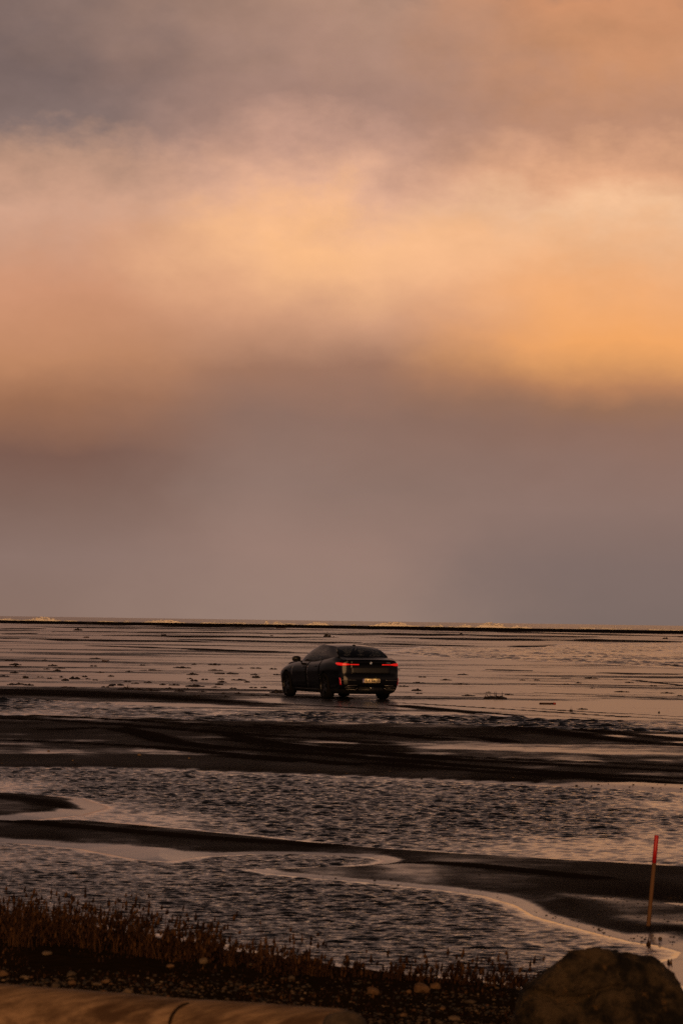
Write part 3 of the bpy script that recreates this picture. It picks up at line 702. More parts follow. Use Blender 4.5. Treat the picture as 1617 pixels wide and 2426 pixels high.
# number plate
pl = cbox('number_plate', (0, -2.768, .535), (.52, .012, .112), M_PLATE, bev=.004)
cbox('plate_frame', (0, -2.760, .530), (.545, .012, .15), M_TRIM, pl, bev=.01)
cbox('country_band', (-.238, -2.7755, .535), (.044, .004, .108), M_BLUE, pl, bev=.001)
def text(name, body_, size, loc, mat, parent, bold=0.0, space=1.0, ext=.0015, sx=1.0):
    cu = bpy.data.curves.new(name, 'FONT'); cu.body = body_; cu.size = size; cu.align_x = 'CENTER'; cu.align_y = 'CENTER'
    cu.extrude = ext; cu.offset = bold; cu.space_character = space
    o_ = bpy.data.objects.new(name, cu); COL.objects.link(o_)
    dg_ = bpy.context.evaluated_depsgraph_get(); m_ = bpy.data.meshes.new_from_object(o_.evaluated_get(dg_))
    bpy.data.objects.remove(o_); m_.transform(Matrix.Translation(loc) @ Matrix.Rotation(R(90), 4, 'X') @ Matrix.Diagonal((sx, 1, 1, 1)))
    m_.materials.clear(); m_.materials.append(mat); m_.name = name
    return link(bpy.data.objects.new(name, m_), parent)
text('lettering', 'EL4', .098, (-.120, -2.7765, .535), M_INK, pl, .0022, 1.0)
text('lettering', '56CD', .098, (.120, -2.7765, .535), M_INK, pl, .0022, 1.0)
text('lettering', 'CZ', .036, (-.238, -2.7795, .508), M_WHITE, pl, .0006)
for k in range(12):
    a_ = k / 12 * 6.283; cbox('star', (-.238 + .012 * math.cos(a_), -2.7785, .556 + .012 * math.sin(a_)), (.0045, .002, .0045), M_PLATE, pl, bev=0)
cbox('sticker', (.006, -2.7755, .552), (.018, .003, .018), M_INK, pl, bev=.001)
cbox('sticker', (.006, -2.7755, .522), (.016, .003, .016), M_RIM, pl, bev=.001)
# lamps over the number plate
for sd in (-1, 1):
    cbox('plate_lamp', (sd * .13, -2.775, .635), (.06, .03, .014), M_TRIM, car, bev=.003)
    ld = bpy.data.lights.new('plate_light', 'AREA'); ld.shape = 'RECTANGLE'; ld.size = .05; ld.size_y = .02; ld.energy = .045; ld.color = (1, .60, .22)
    lo = link(bpy.data.objects.new('plate_light', ld), car); lo.location = (sd * .13, -2.83, .63); lo.rotation_euler = (R(42), 0, 0)
# round badge on the boot lid: dark ring, four quarters
by_, bz_ = float(cap_pt(np.array(0.), np.array(.92))[1]) - .018, 1.035
def disc(name, r0, r1, a0, a1, yy, mat, parent, seg=12):
    V, Q = [], []
    for i in range(seg + 1):
        an = a0 + (a1 - a0) * i / seg
        for rr in (r0, r1): V.append((rr * math.sin(an), yy, bz_ + rr * math.cos(an)))
    n0 = len(V); V += [(x, yy + .008, z_) for x, y, z_ in V]
    for i in range(seg):
        a_ = 2 * i; Q.append((a_, a_ + 1, a_ + 3, a_ + 2)); Q.append((n0 + a_ + 1, a_ + 1, a_ + 3, n0 + a_ + 3)[::-1])
    return mobj(name, V, Q, mat, parent, False)
bdg = disc('emblem', .030, .041, 0, 6.2832, by_ - .006, M_CHROME, lid, 28)
# quarters are siblings of the ring under the lid
for q in range(4): disc('emblem_quarter', .0005, .0285, q * math.pi / 2, (q + 1) * math.pi / 2, by_ - .005, (M_LBLUE, M_WHITE)[(q + 1) % 2], lid, 6)
text('model_lettering', '740d', .062, (.53, float(cap_pt(np.array(.53), np.array(.92))[1]) - .020, 1.035), M_CHROME, lid, .0012, 1.05, .003)

# cabin: ring of points at the belt and at the roof edge, glass and frames between
NS, NC, NV = 25, 13, 9
def belt_side(u):
    y = -2.10 + u * (1.02 + 2.10)
    return (float(hermite([-2.10, -1.5, -.8, .2, .76, 1.02], [.735, .815, .845, .848, .82, .775], y)), y, float(hermite([-2.10, -1.0, 0, 1.02], [1.198, 1.115, 1.058, 1.025], y)))
def roof_side(u):
    y = -1.46 + u * (.10 + 1.46)
    return (float(hermite([-1.46, -1.0, -.45, .10], [.590, .630, .640, .590], y)), y, float(hermite([-1.46, -.95, -.45, -.15, .10], [1.458, 1.490, 1.504, 1.495, 1.466], y)))
def shell(a, b, v, out_dir, bulge):
    a = np.array(a); b = np.array(b); p = a + (b - a) * v
    return p + np.array(out_dir) * bulge * 4 * v * (1 - v)
def s_side(u, v, sd):
    p = shell(belt_side(u), roof_side(u), v, (1, 0, .45), .030); p[0] *= sd; return p
def s_rear(u, v):
    x0, y0, z0 = belt_side(0); x1, y1, z1 = roof_side(0); q = 2 * u - 1; c = 1 - q * q
    return shell((q * x0, y0 - .13 * c, z0 + .014 * c), (q * x1, y1 - .10 * c, z1 + .030 * c), v, (0, -.5, 1), .035)
def s_front(u, v):
    x0, y0, z0 = belt_side(1); x1, y1, z1 = roof_side(1); q = 2 * u - 1; c = 1 - q * q
    return shell((q * x0, y0 + .24 * c, z0 + .02 * c), (q * x1, y1 + .12 * c, z1 + .030 * c), v, (0, .6, 1), .025)
def panels(fn, us_, vs_, panes, flip):
    """split a cabin face into frame cells and pane cells"""
    frame_V, frame_F, pane = [], [], {i: ([], []) for i in range(len(panes))}
    def put(store, cell):
        V_, F_ = store; k0 = len(V_); V_.extend(cell); F_.append((k0, k0 + 1, k0 + 2, k0 + 3)[::-1] if flip else (k0, k0 + 1, k0 + 2, k0 + 3))
    for i in range(len(us_) - 1):
        for j in range(len(vs_) - 1):
            uc, vc = (us_[i] + us_[i + 1]) / 2, (vs_[j] + vs_[j + 1]) / 2
            cell = [fn(us_[i], vs_[j]), fn(us_[i + 1], vs_[j]), fn(us_[i + 1], vs_[j + 1]), fn(us_[i], vs_[j + 1])]
            for k, (a0, a1, b0, b1) in enumerate(panes):
                if a0 < uc < a1 and b0 < vc < b1: put(pane[k], cell); break
            else: put((frame_V, frame_F), cell)
    return frame_V, frame_F, pane
def lines(*br):
    o_ = []
    for a_, b_, m_ in br: o_ += list(np.linspace(a_, b_, m_, endpoint=False))
    return o_ + [br[-1][1]]
fV, fF = [], []
def add_frame(V_, F_):
    k0 = len(fV); fV.extend(V_); fF.extend([tuple(i + k0 for i in f) for f in F_])
def weld(o_):
    bm = bmesh.new(); bm.from_mesh(o_.data); bmesh.ops.remove_doubles(bm, verts=bm.verts, dist=.0008); bm.to_mesh(o_.data); bm.free()
    o_.data.polygons.foreach_set('use_smooth', [True] * len(o_.data.polygons)); return o_
SP = [(.20, .455, .07, .90), (.49, .945, .07, .90)]
us_ = lines((0, .20, 5), (.20, .455, 6), (.455, .49, 2), (.49, .945, 10), (.945, 1, 2)); vs_ = lines((0, .07, 1), (.07, .90, 8), (.90, 1, 1))
for sd in (-1, 1):
    V_, F_, pn = panels(lambda u, v: s_side(u, v, sd), us_, vs_, SP, sd < 0); add_frame(V_, F_)
    for k in pn: weld(mobj('side_window', pn[k][0], pn[k][1], M_GLASS, car))
ur = lines((0, .05, 1), (.05, .95, 12), (.95, 1, 1)); vr = lines((0, .05, 1), (.05, .93, 8), (.93, 1, 1))
V_, F_, pn = panels(s_rear, ur, vr, [(.05, .95, .05, .93)], False); add_frame(V_, F_); weld(mobj('rear_window', *pn[0], M_GLASS, car))
V_, F_, pn = panels(s_front, ur, vr, [(.05, .95, .05, .93)], True); add_frame(V_, F_); weld(mobj('windscreen', *pn[0], M_GLASS, car))
weld(mobj('cabin_frame', fV, fF, M_PAINT, car))
def rooff(u, v, o_):
    x1, y1, z1 = roof_side(v); c = 1 - u * u
    yb = y1 + (-.10 * c * (1 - v) ** 3 + .12 * c * v ** 3)
    return (u * x1, yb, z1 + (.030 + .022 * math.sin(v * math.pi)) * c + o_)
patch('roof', rooff, np.linspace(-1, 1, 15), np.linspace(0, 1, 16), M_PAINT, thick=.002)
# roof aerial
V = []; Q = []
for i, (w_, yy, zz) in enumerate(((.050, -1.36, 1.480), (.045, -1.34, 1.512), (.026, -1.345, 1.532), (.018, -1.35, 1.536))):
    V += [(-w_, yy, zz), (w_, yy, zz), (w_ * .7, yy + .20 - .05 * i, zz + .004), (-w_ * .7, yy + .20 - .05 * i, zz + .004)]
for i in range(3):
    for k in range(4): Q.append((i * 4 + k, i * 4 + (k + 1) % 4, i * 4 + 4 + (k + 1) % 4, i * 4 + 4 + k))
Q.append((12, 13, 14, 15)); mobj('aerial', V, Q, M_TRIM, car)
# mirrors
for sd in (-1, 1):
    bm = bmesh.new(); bmesh.ops.create_icosphere(bm, subdivisions=3, radius=1)
    for v in bm.verts:
        c_ = v.co; c_.x = math.copysign(abs(c_.x) ** .6, c_.x); c_.z = math.copysign(abs(c_.z) ** .7, c_.z)
        c_.y = min(c_.y, .9) if c_.y > 0 else max(c_.y, -.35)
        v.co = Vector((c_.x * .125 + sd * 1.005, c_.y * .12 + .74, c_.z * .078 + 1.105 - .01 * abs(c_.x)))
    me = bpy.data.meshes.new('mirror'); bm.to_mesh(me); bm.free(); me.materials.append(M_PAINT)
    me.polygons.foreach_set('use_smooth', [True] * len(me.polygons))
    mo = link(bpy.data.objects.new('mirror', me), car)
    tube('stalk', [(sd * .83, .78, 1.03), (sd * .90, .75, 1.04), (sd * .95, .74, 1.06)], [.025, .02, .02], M_TRIM, mo)
    cbox('mirror_glass', (sd * 1.005, .695, 1.107), (.19, .006, .105), M_TRIM, mo, bev=.003)
# wheels
def wheel(ax, sd):
    w_ = empty('wheel', (sd * TRK, ax, WR)); w_.parent = car
    prof = [(.265, -.115), (.285, -.127), (.330, -.130), (.358, -.112), (.367, -.08), (.368, 0), (.367, .08), (.358, .112), (.330, .130), (.285, .127), (.265, .115)]
    V, Q = [], []; S = 40
    for k in range(S):
        a_ = 6.28318 * k / S
        for r_, x_ in prof: V.append((x_ * sd, r_ * math.cos(a_), r_ * math.sin(a_)))
    m_ = len(prof)
    for k in range(S):
        for i in range(m_ - 1): Q.append((k * m_ + i, k * m_ + i + 1, ((k + 1) % S) * m_ + i + 1, ((k + 1) % S) * m_ + i))
    mobj('tyre', V, Q, M_TYRE, w_)
    V, Q = [], []; prof = [(.268, .118), (.274, .122), (.262, .100), (.250, .02), (.250, -.10)]; m_ = len(prof)
    for k in range(S):
        a_ = 6.28318 * k / S
        for r_, x_ in prof: V.append((x_ * sd, r_ * math.cos(a_), r_ * math.sin(a_)))
    for k in range(S):
        for i in range(m_ - 1): Q.append((k * m_ + i, k * m_ + i + 1, ((k + 1) % S) * m_ + i + 1, ((k + 1) % S) * m_ + i))
    def bar(a_, r0, r1, h0, h1, x0, x1, dp):
        k0 = len(V); ca, sa = math.cos(a_), math.sin(a_)
        for r_, h_, x_ in ((r0, h0, x0), (r1, h1, x1)):
            for hh in (-h_, h_):
                for xx in (x_, x_ - dp): V.append((xx * sd, r_ * ca - hh * sa, r_ * sa + hh * ca))
        for f in ((0, 2, 6, 4), (1, 5, 7, 3), (0, 4, 5, 1), (2, 3, 7, 6), (0, 1, 3, 2), (4, 6, 7, 5)): Q.append(tuple(i + k0 for i in f))
    for k in range(5):
        for o_ in (-.16, .16): bar(k * 2 * math.pi / 5 + o_, .04, .262, .018, .014, .085, .105, .03)
    for k in range(24):
        bar(k * math.pi / 12, .0, .055, .008, .008, .095, .090, .03)
    mobj('rim', V, Q, M_RIM, w_, False)
    V, Q = [(0, 0, 0)], []
    for k in range(24): V.append((0, .17 * math.cos(6.28318 * k / 24), .17 * math.sin(6.28318 * k / 24)))
    for k in range(24): Q.append((0, 1 + k, 1 + (k + 1) % 24))
    mobj('brake_disc', [(v[0] + .03 * sd, v[1], v[2]) for v in V], Q, M_SATIN, w_, False)
for ax in (AX_F, AX_R):
    for sd in (-1, 1): wheel(ax, sd)
# seats and wheel inside
for sx_, sy_ in ((-.38, -.28), (.38, -.28), (-.40, -1.2), (.40, -1.2)):
    st_ = cbox('seat', (sx_, sy_, .98), (.46, .16, .50), M_SEAT, bev=.06, rot=(R(14), 0, 0))
    cbox('headrest', (sx_, sy_ - .075, 1.295), (.25, .10, .15), M_SEAT, st_, bev=.04, rot=(R(8), 0, 0))
tube('steering_wheel', [(-.38 + .18 * math.cos(a_ / 16 * 6.2832), .35 - .05 * math.sin(a_ / 16 * 6.2832), 1.03 + .15 * math.sin(a_ / 16 * 6.2832)) for a_ in range(17)], .015, M_SEAT, car)

# ------------------------------------------------------------------ stake with a red head
M_RPAINT = simple('red_paint', (.42, .008, .010), .45, vary=.15, scale=30, bump=.1)
M_WOOD, t, b = material('weathered_post')
co = nd(t, 'ShaderNodeTexCoord').outputs['Object']
c = mixc(t, noise(t, mapping(t, co, (60, 60, 4)), 1, 5, .6), (.055, .024, .008), (.16, .075, .025)); lk(t, c, b.inputs['Base Color']); b.inputs['Roughness'].default_value = .8
p = seat(1535, 2195)
kpx = p.y / F
top = Vector((p.x + (1552 - 1535) * kpx, p.y, p.z + (2195 - 1981) * kpx)); mid = p + (top - p) * ((2195 - 2047) / (2195 - 1981))
stake = empty('marker_stake', p); tag(stake, 'thin wooden marker stake with a red painted top, leaning slightly right', 'stake')
def loc(q): return tuple(Vector(q) - p)
tube('post', [loc(p - (top - p) * .25), loc(p), loc(p + (mid - p) * .5), loc(mid)], [.0165, .0165, .0155, .0155], M_WOOD, stake, 10)
tube('painted_top', [loc(mid), loc(mid + (top - mid) * .5), loc(mid + (top - mid) * .98), loc(top)], [.0162, .0162, .0162, .013], M_RPAINT, stake, 10)

# ------------------------------------------------------------------ stones, boulder, log
def rock_mat(name, c0, c1, c2=None, sc=6, bump=.5, bd=.02):
    m, t, b = material(name); co = nd(t, 'ShaderNodeTexCoord').outputs['Object']
    n1 = noise(t, co, sc, 8, .62); n2 = noise(t, co, sc * 5, 6, .6)
    c = mixc(t, smooth(t, n1, .38, .62), c0, c1)
    if c2: c = mixc(t, smooth(t, noise(t, mapping(t, co, (1, 1, 1), (4, 3, 1)), sc * 1.7, 7, .65), .58, .72), c, c2)
    c = mixc(t, mth(t, 'MULTIPLY', n2, .55), c, tuple(v * .45 for v in c0))
    lk(t, c, b.inputs['Base Color']); b.inputs['Roughness'].default_value = .85; b.inputs['Specular IOR Level'].default_value = .25
    bp = nd(t, 'ShaderNodeBump'); bp.inputs['Strength'].default_value = bump; bp.inputs['Distance'].default_value = bd
    lk(t, mth(t, 'ADD', n1, mth(t, 'MULTIPLY', n2, .5)), bp.inputs['Height']); lk(t, bp.outputs[0], b.inputs['Normal'])
    return m
M_STONES = [rock_mat('warm_stone', (.12, .062, .027), (.20, .115, .056), sc=18), rock_mat('grey_stone', (.12, .078, .045), (.21, .145, .09), sc=18),
            rock_mat('dark_stone', (.05, .036, .024), (.12, .085, .055), sc=14)]
M_BOULDER = rock_mat('boulder_stone', (.008, .0055, .003), (.100, .068, .037), (.19, .105, .040), sc=8.0, bump=1.0, bd=.07)
def rock_mesh(name, seed, sub, size, ang, mat, cuts=7, detail=.12):
    r = random.Random(seed); bm = bmesh.new(); bmesh.ops.create_icosphere(bm, subdivisions=sub, radius=1)
    pl_ = []
    for _ in range(cuts):
        d = Vector((r.gauss(0, 1), r.gauss(0, 1), r.gauss(0, 1))).normalized(); pl_.append((d, r.uniform(.62, .92)))
    off = Vector((r.uniform(-50, 50), r.uniform(-50, 50), r.uniform(-50, 50)))
    for v in bm.verts:
        c_ = v.co.copy()
        for d, h_ in pl_:
            ex = c_.dot(d) - h_
            if ex > 0: c_ -= d * ex * ang
        c_ *= 1 + detail * mn.fractal(c_ * 1.6 + off, 1.0, 2.0, 4)
        v.co = Vector((c_.x * size[0], c_.y * size[1], c_.z * size[2]))
    me = bpy.data.meshes.new(name); bm.to_mesh(me); bm.free(); me.materials.append(mat)
    me.polygons.foreach_set('use_smooth', [True] * len(me.polygons)); return me
# px, py of its foot, width px, height px, material, label
STONES = [(110, 2273, 23, 11, 1, 'pale flat stone left of the dark grass foot'), (8, 2312, 26, 14, 0, 'orange brown stone at the left edge above the log'),
          (168, 2314, 24, 13, 2, 'dark brown rounded stone left of two orange stones'), (170, 2330, 22, 11, 0, 'small orange stone just above the log'),
          (250, 2322, 22, 11, 0, 'orange domed stone in the gravel left of centre'), (132, 2338, 20, 13, 2, 'greyish lump of stone touching the log'),
          (300, 2356, 26, 13, 1, 'pale pointed stone against the back of the log'), (403, 2314, 22, 11, 0, 'brownish stone left of the pale knob stone'),
          (481, 2300, 20, 17, 1, 'pale upright knob of stone below the grass'), (594, 2296, 24, 15, 1, 'dull stone half hidden by grass stems'),
          (690, 2330, 18, 13, 2, 'brown stone in front of the thin grass'), (883, 2358, 34, 20, 0, 'blocky tan stone in the gravel right of centre'),
          (1001, 2356, 40, 27, 0, 'largest tan stone, pointed, beside the grass'), (1032, 2343, 26, 17, 0, 'tan stone leaning behind the largest pointed one'),
          (968, 2356, 12, 9, 0, 'small tan stone left of the largest pointed one'), (1075, 2424, 28, 13, 1, 'pale flat stone at the bottom edge left of the boulder'),
          (953, 2424, 20, 10, 0, 'small orange stone at the bottom edge right of the log'), (1112, 2378, 24, 10, 2, 'flat dark ochre stone left of the boulder'),
          (1048, 2396, 15, 8, 0, 'small orange cobble between the gravel and the boulder'), (228, 2328, 26, 8, 1, 'flat pale stone between two orange stones'),
          (58, 2318, 24, 8, 1, 'flat buff stone near the left edge'), (625, 2384, 18, 9, 1, 'pale chip of stone against the middle of the log')]
for i, (px, py, w_, h_, mi, lab) in enumerate(STONES):
    q = seat(px, py); k = q.y / F
    me = rock_mesh('stone', 500 + i, 2, (w_ * k * .60, w_ * k * .5, h_ * k * .66), 1.0, M_STONES[mi], 11, .22)
    me.polygons.foreach_set('use_smooth', [False] * len(me.polygons))
    o = link(bpy.data.objects.new('stone', me)); o.location = q + Vector((0, 0, h_ * k * .34)); o.rotation_euler = (0, 0, random.uniform(-.5, .5))
    tag(o, lab, 'stone', 'stones on the gravel bank')
# pale bits on the drained bar
for i, (px, py, w_, lab) in enumerate([(115, 1781, 7, 'tiny pale pebble on the dark bar, leftmost'), (330, 1791, 11, 'pale shell on the dark sand bar below the wheel ruts'),
                                       (448, 1798, 7, 'small pale pebble in a rut of the dark bar'), (172, 1813, 6, 'pale pebble at the water edge of the dark bar')]):
    q = seat(px, py); k = q.y / F
    o = link(bpy.data.objects.new('pebble', rock_mesh('pebble', 560 + i, 2, (w_ * k * .5, w_ * k * .4, w_ * k * .33), .7, M_STONES[1]))); o.location = q + Vector((0, 0, w_ * k * .2))
    tag(o, lab, 'pebble', 'pale bits on the sand bar')
for i, (px, py, w_, lab) in enumerate([(1417, 2203, 6, 'tiny dark pebble on the shining sand left of the stake'), (1563, 2229, 9, 'dark pebble on the shining sand right below the stake')]):
    q = seat(px, py); k = q.y / F
    o = link(bpy.data.objects.new('pebble', rock_mesh('pebble', 570 + i, 2, (w_ * k * .55, w_ * k * .45, w_ * k * .42), .7, M_STONES[2]))); o.location = q + Vector((0, 0, w_ * k * .22))
    tag(o, lab, 'pebble', 'dark pebbles by the stake')

# boulder, lower right
BY = 17.2; kb = BY / F
bx0 = (1432 - 808.5) * kb; bz0 = float(terrain(np.array([bx0]), np.array([BY]))[0])
ztop = CH - (2247 - 1479.4) * kb
OUTL = [(1208, 2520), (1212, 2440), (1228, 2400), (1246, 2364), (1270, 2330), (1300, 2304), (1322, 2290), (1334, 2276), (1360, 2262), (1390, 2250), (1420, 2246), (1470, 2250), (1512, 2262), (1548, 2274), (1580, 2297), (1617, 2326), (1648, 2370), (1668, 2440), (1676, 2520)]
OUT = [((a_ - 1432) / 190, (2247 + (ztop - bz0) / kb - b_) / ((ztop - bz0) / kb)) for a_, b_ in OUTL]
bm = bmesh.new(); bmesh.ops.create_icosphere(bm, subdivisions=6, radius=1)
hb = ztop - bz0; wb = 190 * kb
ox = [p_[0] for p_ in OUT]; oz = [p_[1] for p_ in OUT]
for v in bm.verts:
    d = v.co.normalized(); an = math.atan2(d.z, d.x)
    # outline radius in this direction, found by walking out from the middle
    ca, sa = math.cos(an), math.sin(an); rr = 1.0
    if sa > -.35:
        for k in range(1, 140):
            q_ = k * .01
            if q_ * sa > np.interp(q_ * ca, ox, oz) or abs(q_ * ca) > 1.28: rr = q_; break
        else: rr = 1.3
    lat = math.hypot(d.x, d.z)
    x_, z_, y_ = ca * rr * lat ** .8 * wb, sa * rr * lat ** .8 * hb, d.y * wb * .85
    # a broad cleaved face towards the viewer, slightly tilted back
    fy = -wb * .42 + .30 * (z_ / hb) * wb
    if y_ < fy: y_ = fy + (y_ - fy) * .12
    pn_ = Vector((x_, y_, z_))
    rg = mn.fractal(pn_ * 5.5 + Vector((3, 1, 7)), 1.0, 2.0, 6)
    pn_ += d * (.036 * rg + .060 * (mn.voronoi(pn_ * 4.2)[0][1] - mn.voronoi(pn_ * 4.2)[0][0] - .25) * .6 + .009 * mn.fractal(pn_ * 22, 1.0, 2.0, 3))
    # overhanging slab line across the top left and a chipped notch on the right
    ledge = (z_ / hb) - (.70 + .06 * math.sin(x_ * 9)); 
    if y_ < 0 and x_ < .25 * wb: pn_.y += .035 * math.exp(-(ledge / .035) ** 2) - .02 * (1 if ledge > .03 else 0)
    nx, nz = (x_ / wb - .72) / .10, (z_ / hb - .42) / .06
    if y_ < 0: pn_.y += .06 * math.exp(-(nx * nx + nz * nz))
    v.co = pn_
me = bpy.data.meshes.new('boulder'); bm.to_mesh(me); bm.free(); me.materials.append(M_BOULDER)
me.polygons.foreach_set('use_smooth', [True] * len(me.polygons))
o = link(bpy.data.objects.new('boulder', me)); o.location = (bx0, BY, bz0)
tag(o, 'large rounded brown boulder in the bottom right corner', 'boulder')

# driftwood log along the bottom edge
M_LOG, t, b = material('driftwood')
co = nd(t, 'ShaderNodeTexCoord').outputs['Object']
gr = noise(t, mapping(t, co, (1.2, 9, 9)), 2.2, 8, .62); gr2 = noise(t, mapping(t, co, (.8, 3, 3), (2, 2, 2)), 2.0, 6, .6)
c = mixc(t, smooth(t, gr, .3, .7), (.12, .070, .036), (.34, .215, .120)); c = mixc(t, smooth(t, gr2, .48, .68), c, (.075, .041, .020))
lk(t, c, b.inputs['Base Color']); b.inputs['Roughness'].default_value = .8; b.inputs['Specular IOR Level'].default_value = .2
bp = nd(t, 'ShaderNodeBump'); bp.inputs['Strength'].default_value = .5; bp.inputs['Distance'].default_value = .02; lk(t, mth(t, 'ADD', gr, gr2), bp.inputs['Height']); lk(t, bp.outputs[0], b.inputs['Normal'])
LR = .20; pts = []
for px, py in [(-900, 2268), (-450, 2301), (0, 2332), (100, 2339), (200, 2347), (300, 2355), (400, 2363.5), (500, 2371), (600, 2378), (700, 2384), (780, 2388), (845, 2391)]:
    # the top edge of the log is seen at this pixel, a log radius above its axis
    Yl = 16.5 - .85 * (px / 840); dcl = FW + RT * ((px - 808.5) / F) + UP * (-(py - 1213.0) / F); kk = Yl / dcl.y
    pts.append(Vector((dcl.x * kk, Yl, CH + dcl.z * kk - LR)))
V, Q = [], []; S = 40; NL = 130
cum = np.concatenate([[0], np.cumsum([(pts[i + 1] - pts[i]).length for i in range(len(pts) - 1)])]); PA = np.array([tuple(p_) for p_ in pts])
ctr = Vector(pts[4])
for i in range(NL):
    s_ = cum[-1] * i / (NL - 1); c_ = Vector([float(np.interp(s_, cum, PA[:, k])) for k in range(3)])
    s2 = min(s_ + .02, cum[-1]); e_ = Vector([float(np.interp(s2, cum, PA[:, k])) for k in range(3)]); s1 = max(s_ - .02, 0); f_ = Vector([float(np.interp(s1, cum, PA[:, k])) for k in range(3)])
    d = (e_ - f_).normalized(); up_ = Vector((0, 0, 1)); sdv = d.cross(up_).normalized(); up_ = sdv.cross(d)
    endk = max(0, (s_ - (cum[-1] - .10)) / .10); shrink = math.sqrt(max(0, 1 - endk ** 2.2)) if endk > 0 else 1
    # a curved crack across the log
    for k in range(S):
        a_ = 6.28318 * k / S
        q_ = c_ + (sdv * math.cos(a_) + up_ * math.sin(a_)) * LR
        rr = LR * shrink * (1 + .035 * mn.fractal(Vector((s_ * 1.3, math.cos(a_) * 1.2, math.sin(a_) * 1.2)), 1, 2, 4))
        V.append(c_ + (sdv * math.cos(a_) + up_ * math.sin(a_)) * rr - ctr)
for i in range(NL - 1):
    for k in range(S): Q.append((i * S + k, i * S + (k + 1) % S, (i + 1) * S + (k + 1) % S, (i + 1) * S + k))
Q.append(tuple(range(S))[::-1]); Q.append(tuple((NL - 1) * S + k for k in range(S)))
logo = mobj('driftwood_log', V, Q, M_LOG); logo.location = ctr
tag(logo, 'smooth bare driftwood log lying along the bottom left edge', 'log')
# the crack: a thin dark split that follows the log's skin
CR = simple('crack_shadow', (.02, .012, .006), .9, spec=.1)
ck = []
for px, py in [(447, 2377), (434, 2381), (422, 2388), (413, 2397), (406, 2408), (402, 2420), (400, 2432)]:
    d = (FW + RT * ((px - 808.5) / F) + UP * (-(py - 1213.0) / F)); i_ = np.interp(px, [0, 845], [0, 1]); best = None
    A = pts[2]; B = pts[-1]; u_ = (B - A).normalized(); o0 = Vector((0, 0, CH)) - A
    # ray against the log's cylinder
    dp_ = d - u_ * d.dot(u_); op_ = o0 - u_ * o0.dot(u_); a2 = dp_.dot(dp_); b2 = 2 * dp_.dot(op_); c2 = op_.dot(op_) - (LR + .001) ** 2
    ds_ = b2 * b2 - 4 * a2 * c2
    if ds_ < 0: continue
    tt = (-b2 - math.sqrt(ds_)) / (2 * a2); ck.append(tuple(Vector((0, 0, CH)) + d * tt - ctr))
if len(ck) > 2: tube('split', ck, [.003] + [.006] * (len(ck) - 2) + [.004], CR, logo, 6)
# dark round stone at the end of the log
q = Vector(((832 - 808.5) * 15.2 / F, 15.15, 0)); q.z = CH - (2399 - 1471) * 15.15 / F
me = rock_mesh('stone', 611, 4, (.125, .12, .16), .5, M_STONES[2], cuts=4, detail=.08)
o = link(bpy.data.objects.new('stone', me)); o.location = q - Vector((0, 0, .15)); tag(o, 'dark rounded stone in front of the end of the log', 'stone', 'stones on the gravel bank')

# ------------------------------------------------------------------ gravel and grass on the bank
def merged(name, base_list, places, mat_ids, mats):
    """many small pieces in one mesh; base_list holds (verts, tris)"""
    VV, TT, MI, k0 = [], [], [], 0
    for (bi, mtx, mi) in places:
        bv, bt = base_list[bi]; v = bv @ mtx[:3, :3].T + mtx[:3, 3]
        VV.append(v); TT.append(bt + k0); MI.append(np.full(len(bt), mi)); k0 += len(bv)
    me = fast_mesh(name, np.concatenate(VV), np.concatenate(TT), None, tri=True)
    for m_ in mats: me.materials.append(m_)
    me.polygons.foreach_set('material_index', np.concatenate(MI).astype(np.int32)); return me
bases = []
for i in range(5):
    m_ = rock_mesh('tmp', 700 + i, 1, (1, .8, .5), .8, None, 6, .2); m_.calc_loop_triangles()
    bases.append((np.array([v.co[:] for v in m_.vertices]), np.array([t_.vertices[:] for t_ in m_.loop_triangles]))); bpy.data.meshes.remove(m_)
G_MATS = [simple('gravel_dark', (.018, .013, .009), .8), simple('gravel_brown', (.060, .037, .018), .8), simple('gravel_buff', (.105, .064, .031), .8), simple('gravel_pale', (.17, .115, .067), .8), simple('gravel_rust', (.10, .043, .013), .8)]
pl_ = []; r = np.random.default_rng(77)
N = 21000
gpx_ = r.uniform(-260, 1900, N); gpy_ = 2255 + (2520 - 2255) * r.random(N) ** .9 + .055 * (gpx_ - 300)
gz = np.full(N, .28)
for _ in range(4):
    dv = np.stack([FW.x + RT.x * (gpx_ - 808.5) / F - UP.x * (gpy_ - 1213) / F, FW.y + RT.y * (gpx_ - 808.5) / F - UP.y * (gpy_ - 1213) / F, FW.z + RT.z * (gpx_ - 808.5) / F - UP.z * (gpy_ - 1213) / F])
    kk = (gz - CH) / dv[2]; gxx, gyy = dv[0] * kk, dv[1] * kk; gz = terrain(gxx, gyy)
dens = sst(.35, .6, fbm(gxx * 1.2, gyy * 1.2, 3, 88)) * .6 + .4
dens *= sst(2275, 2325, gpy_ - .045 * gpx_)
for i in range(N):
    if r.random() > dens[i]: continue
    s_ = (.004 + .013 * r.random() ** 2.4) ; an = r.random() * 6.283
    c_, sn = math.cos(an), math.sin(an)
    mt = np.array([[c_ * s_, -sn * s_, 0, gxx[i]], [sn * s_, c_ * s_, 0, gyy[i]], [0, 0, s_, gz[i] + s_ * .2], [0, 0, 0, 1]])
    pl_.append((i % 5, mt, int(r.choice([0, 1, 2, 3, 4], p=[.44, .36, .11, .03, .06]))))
gt = []
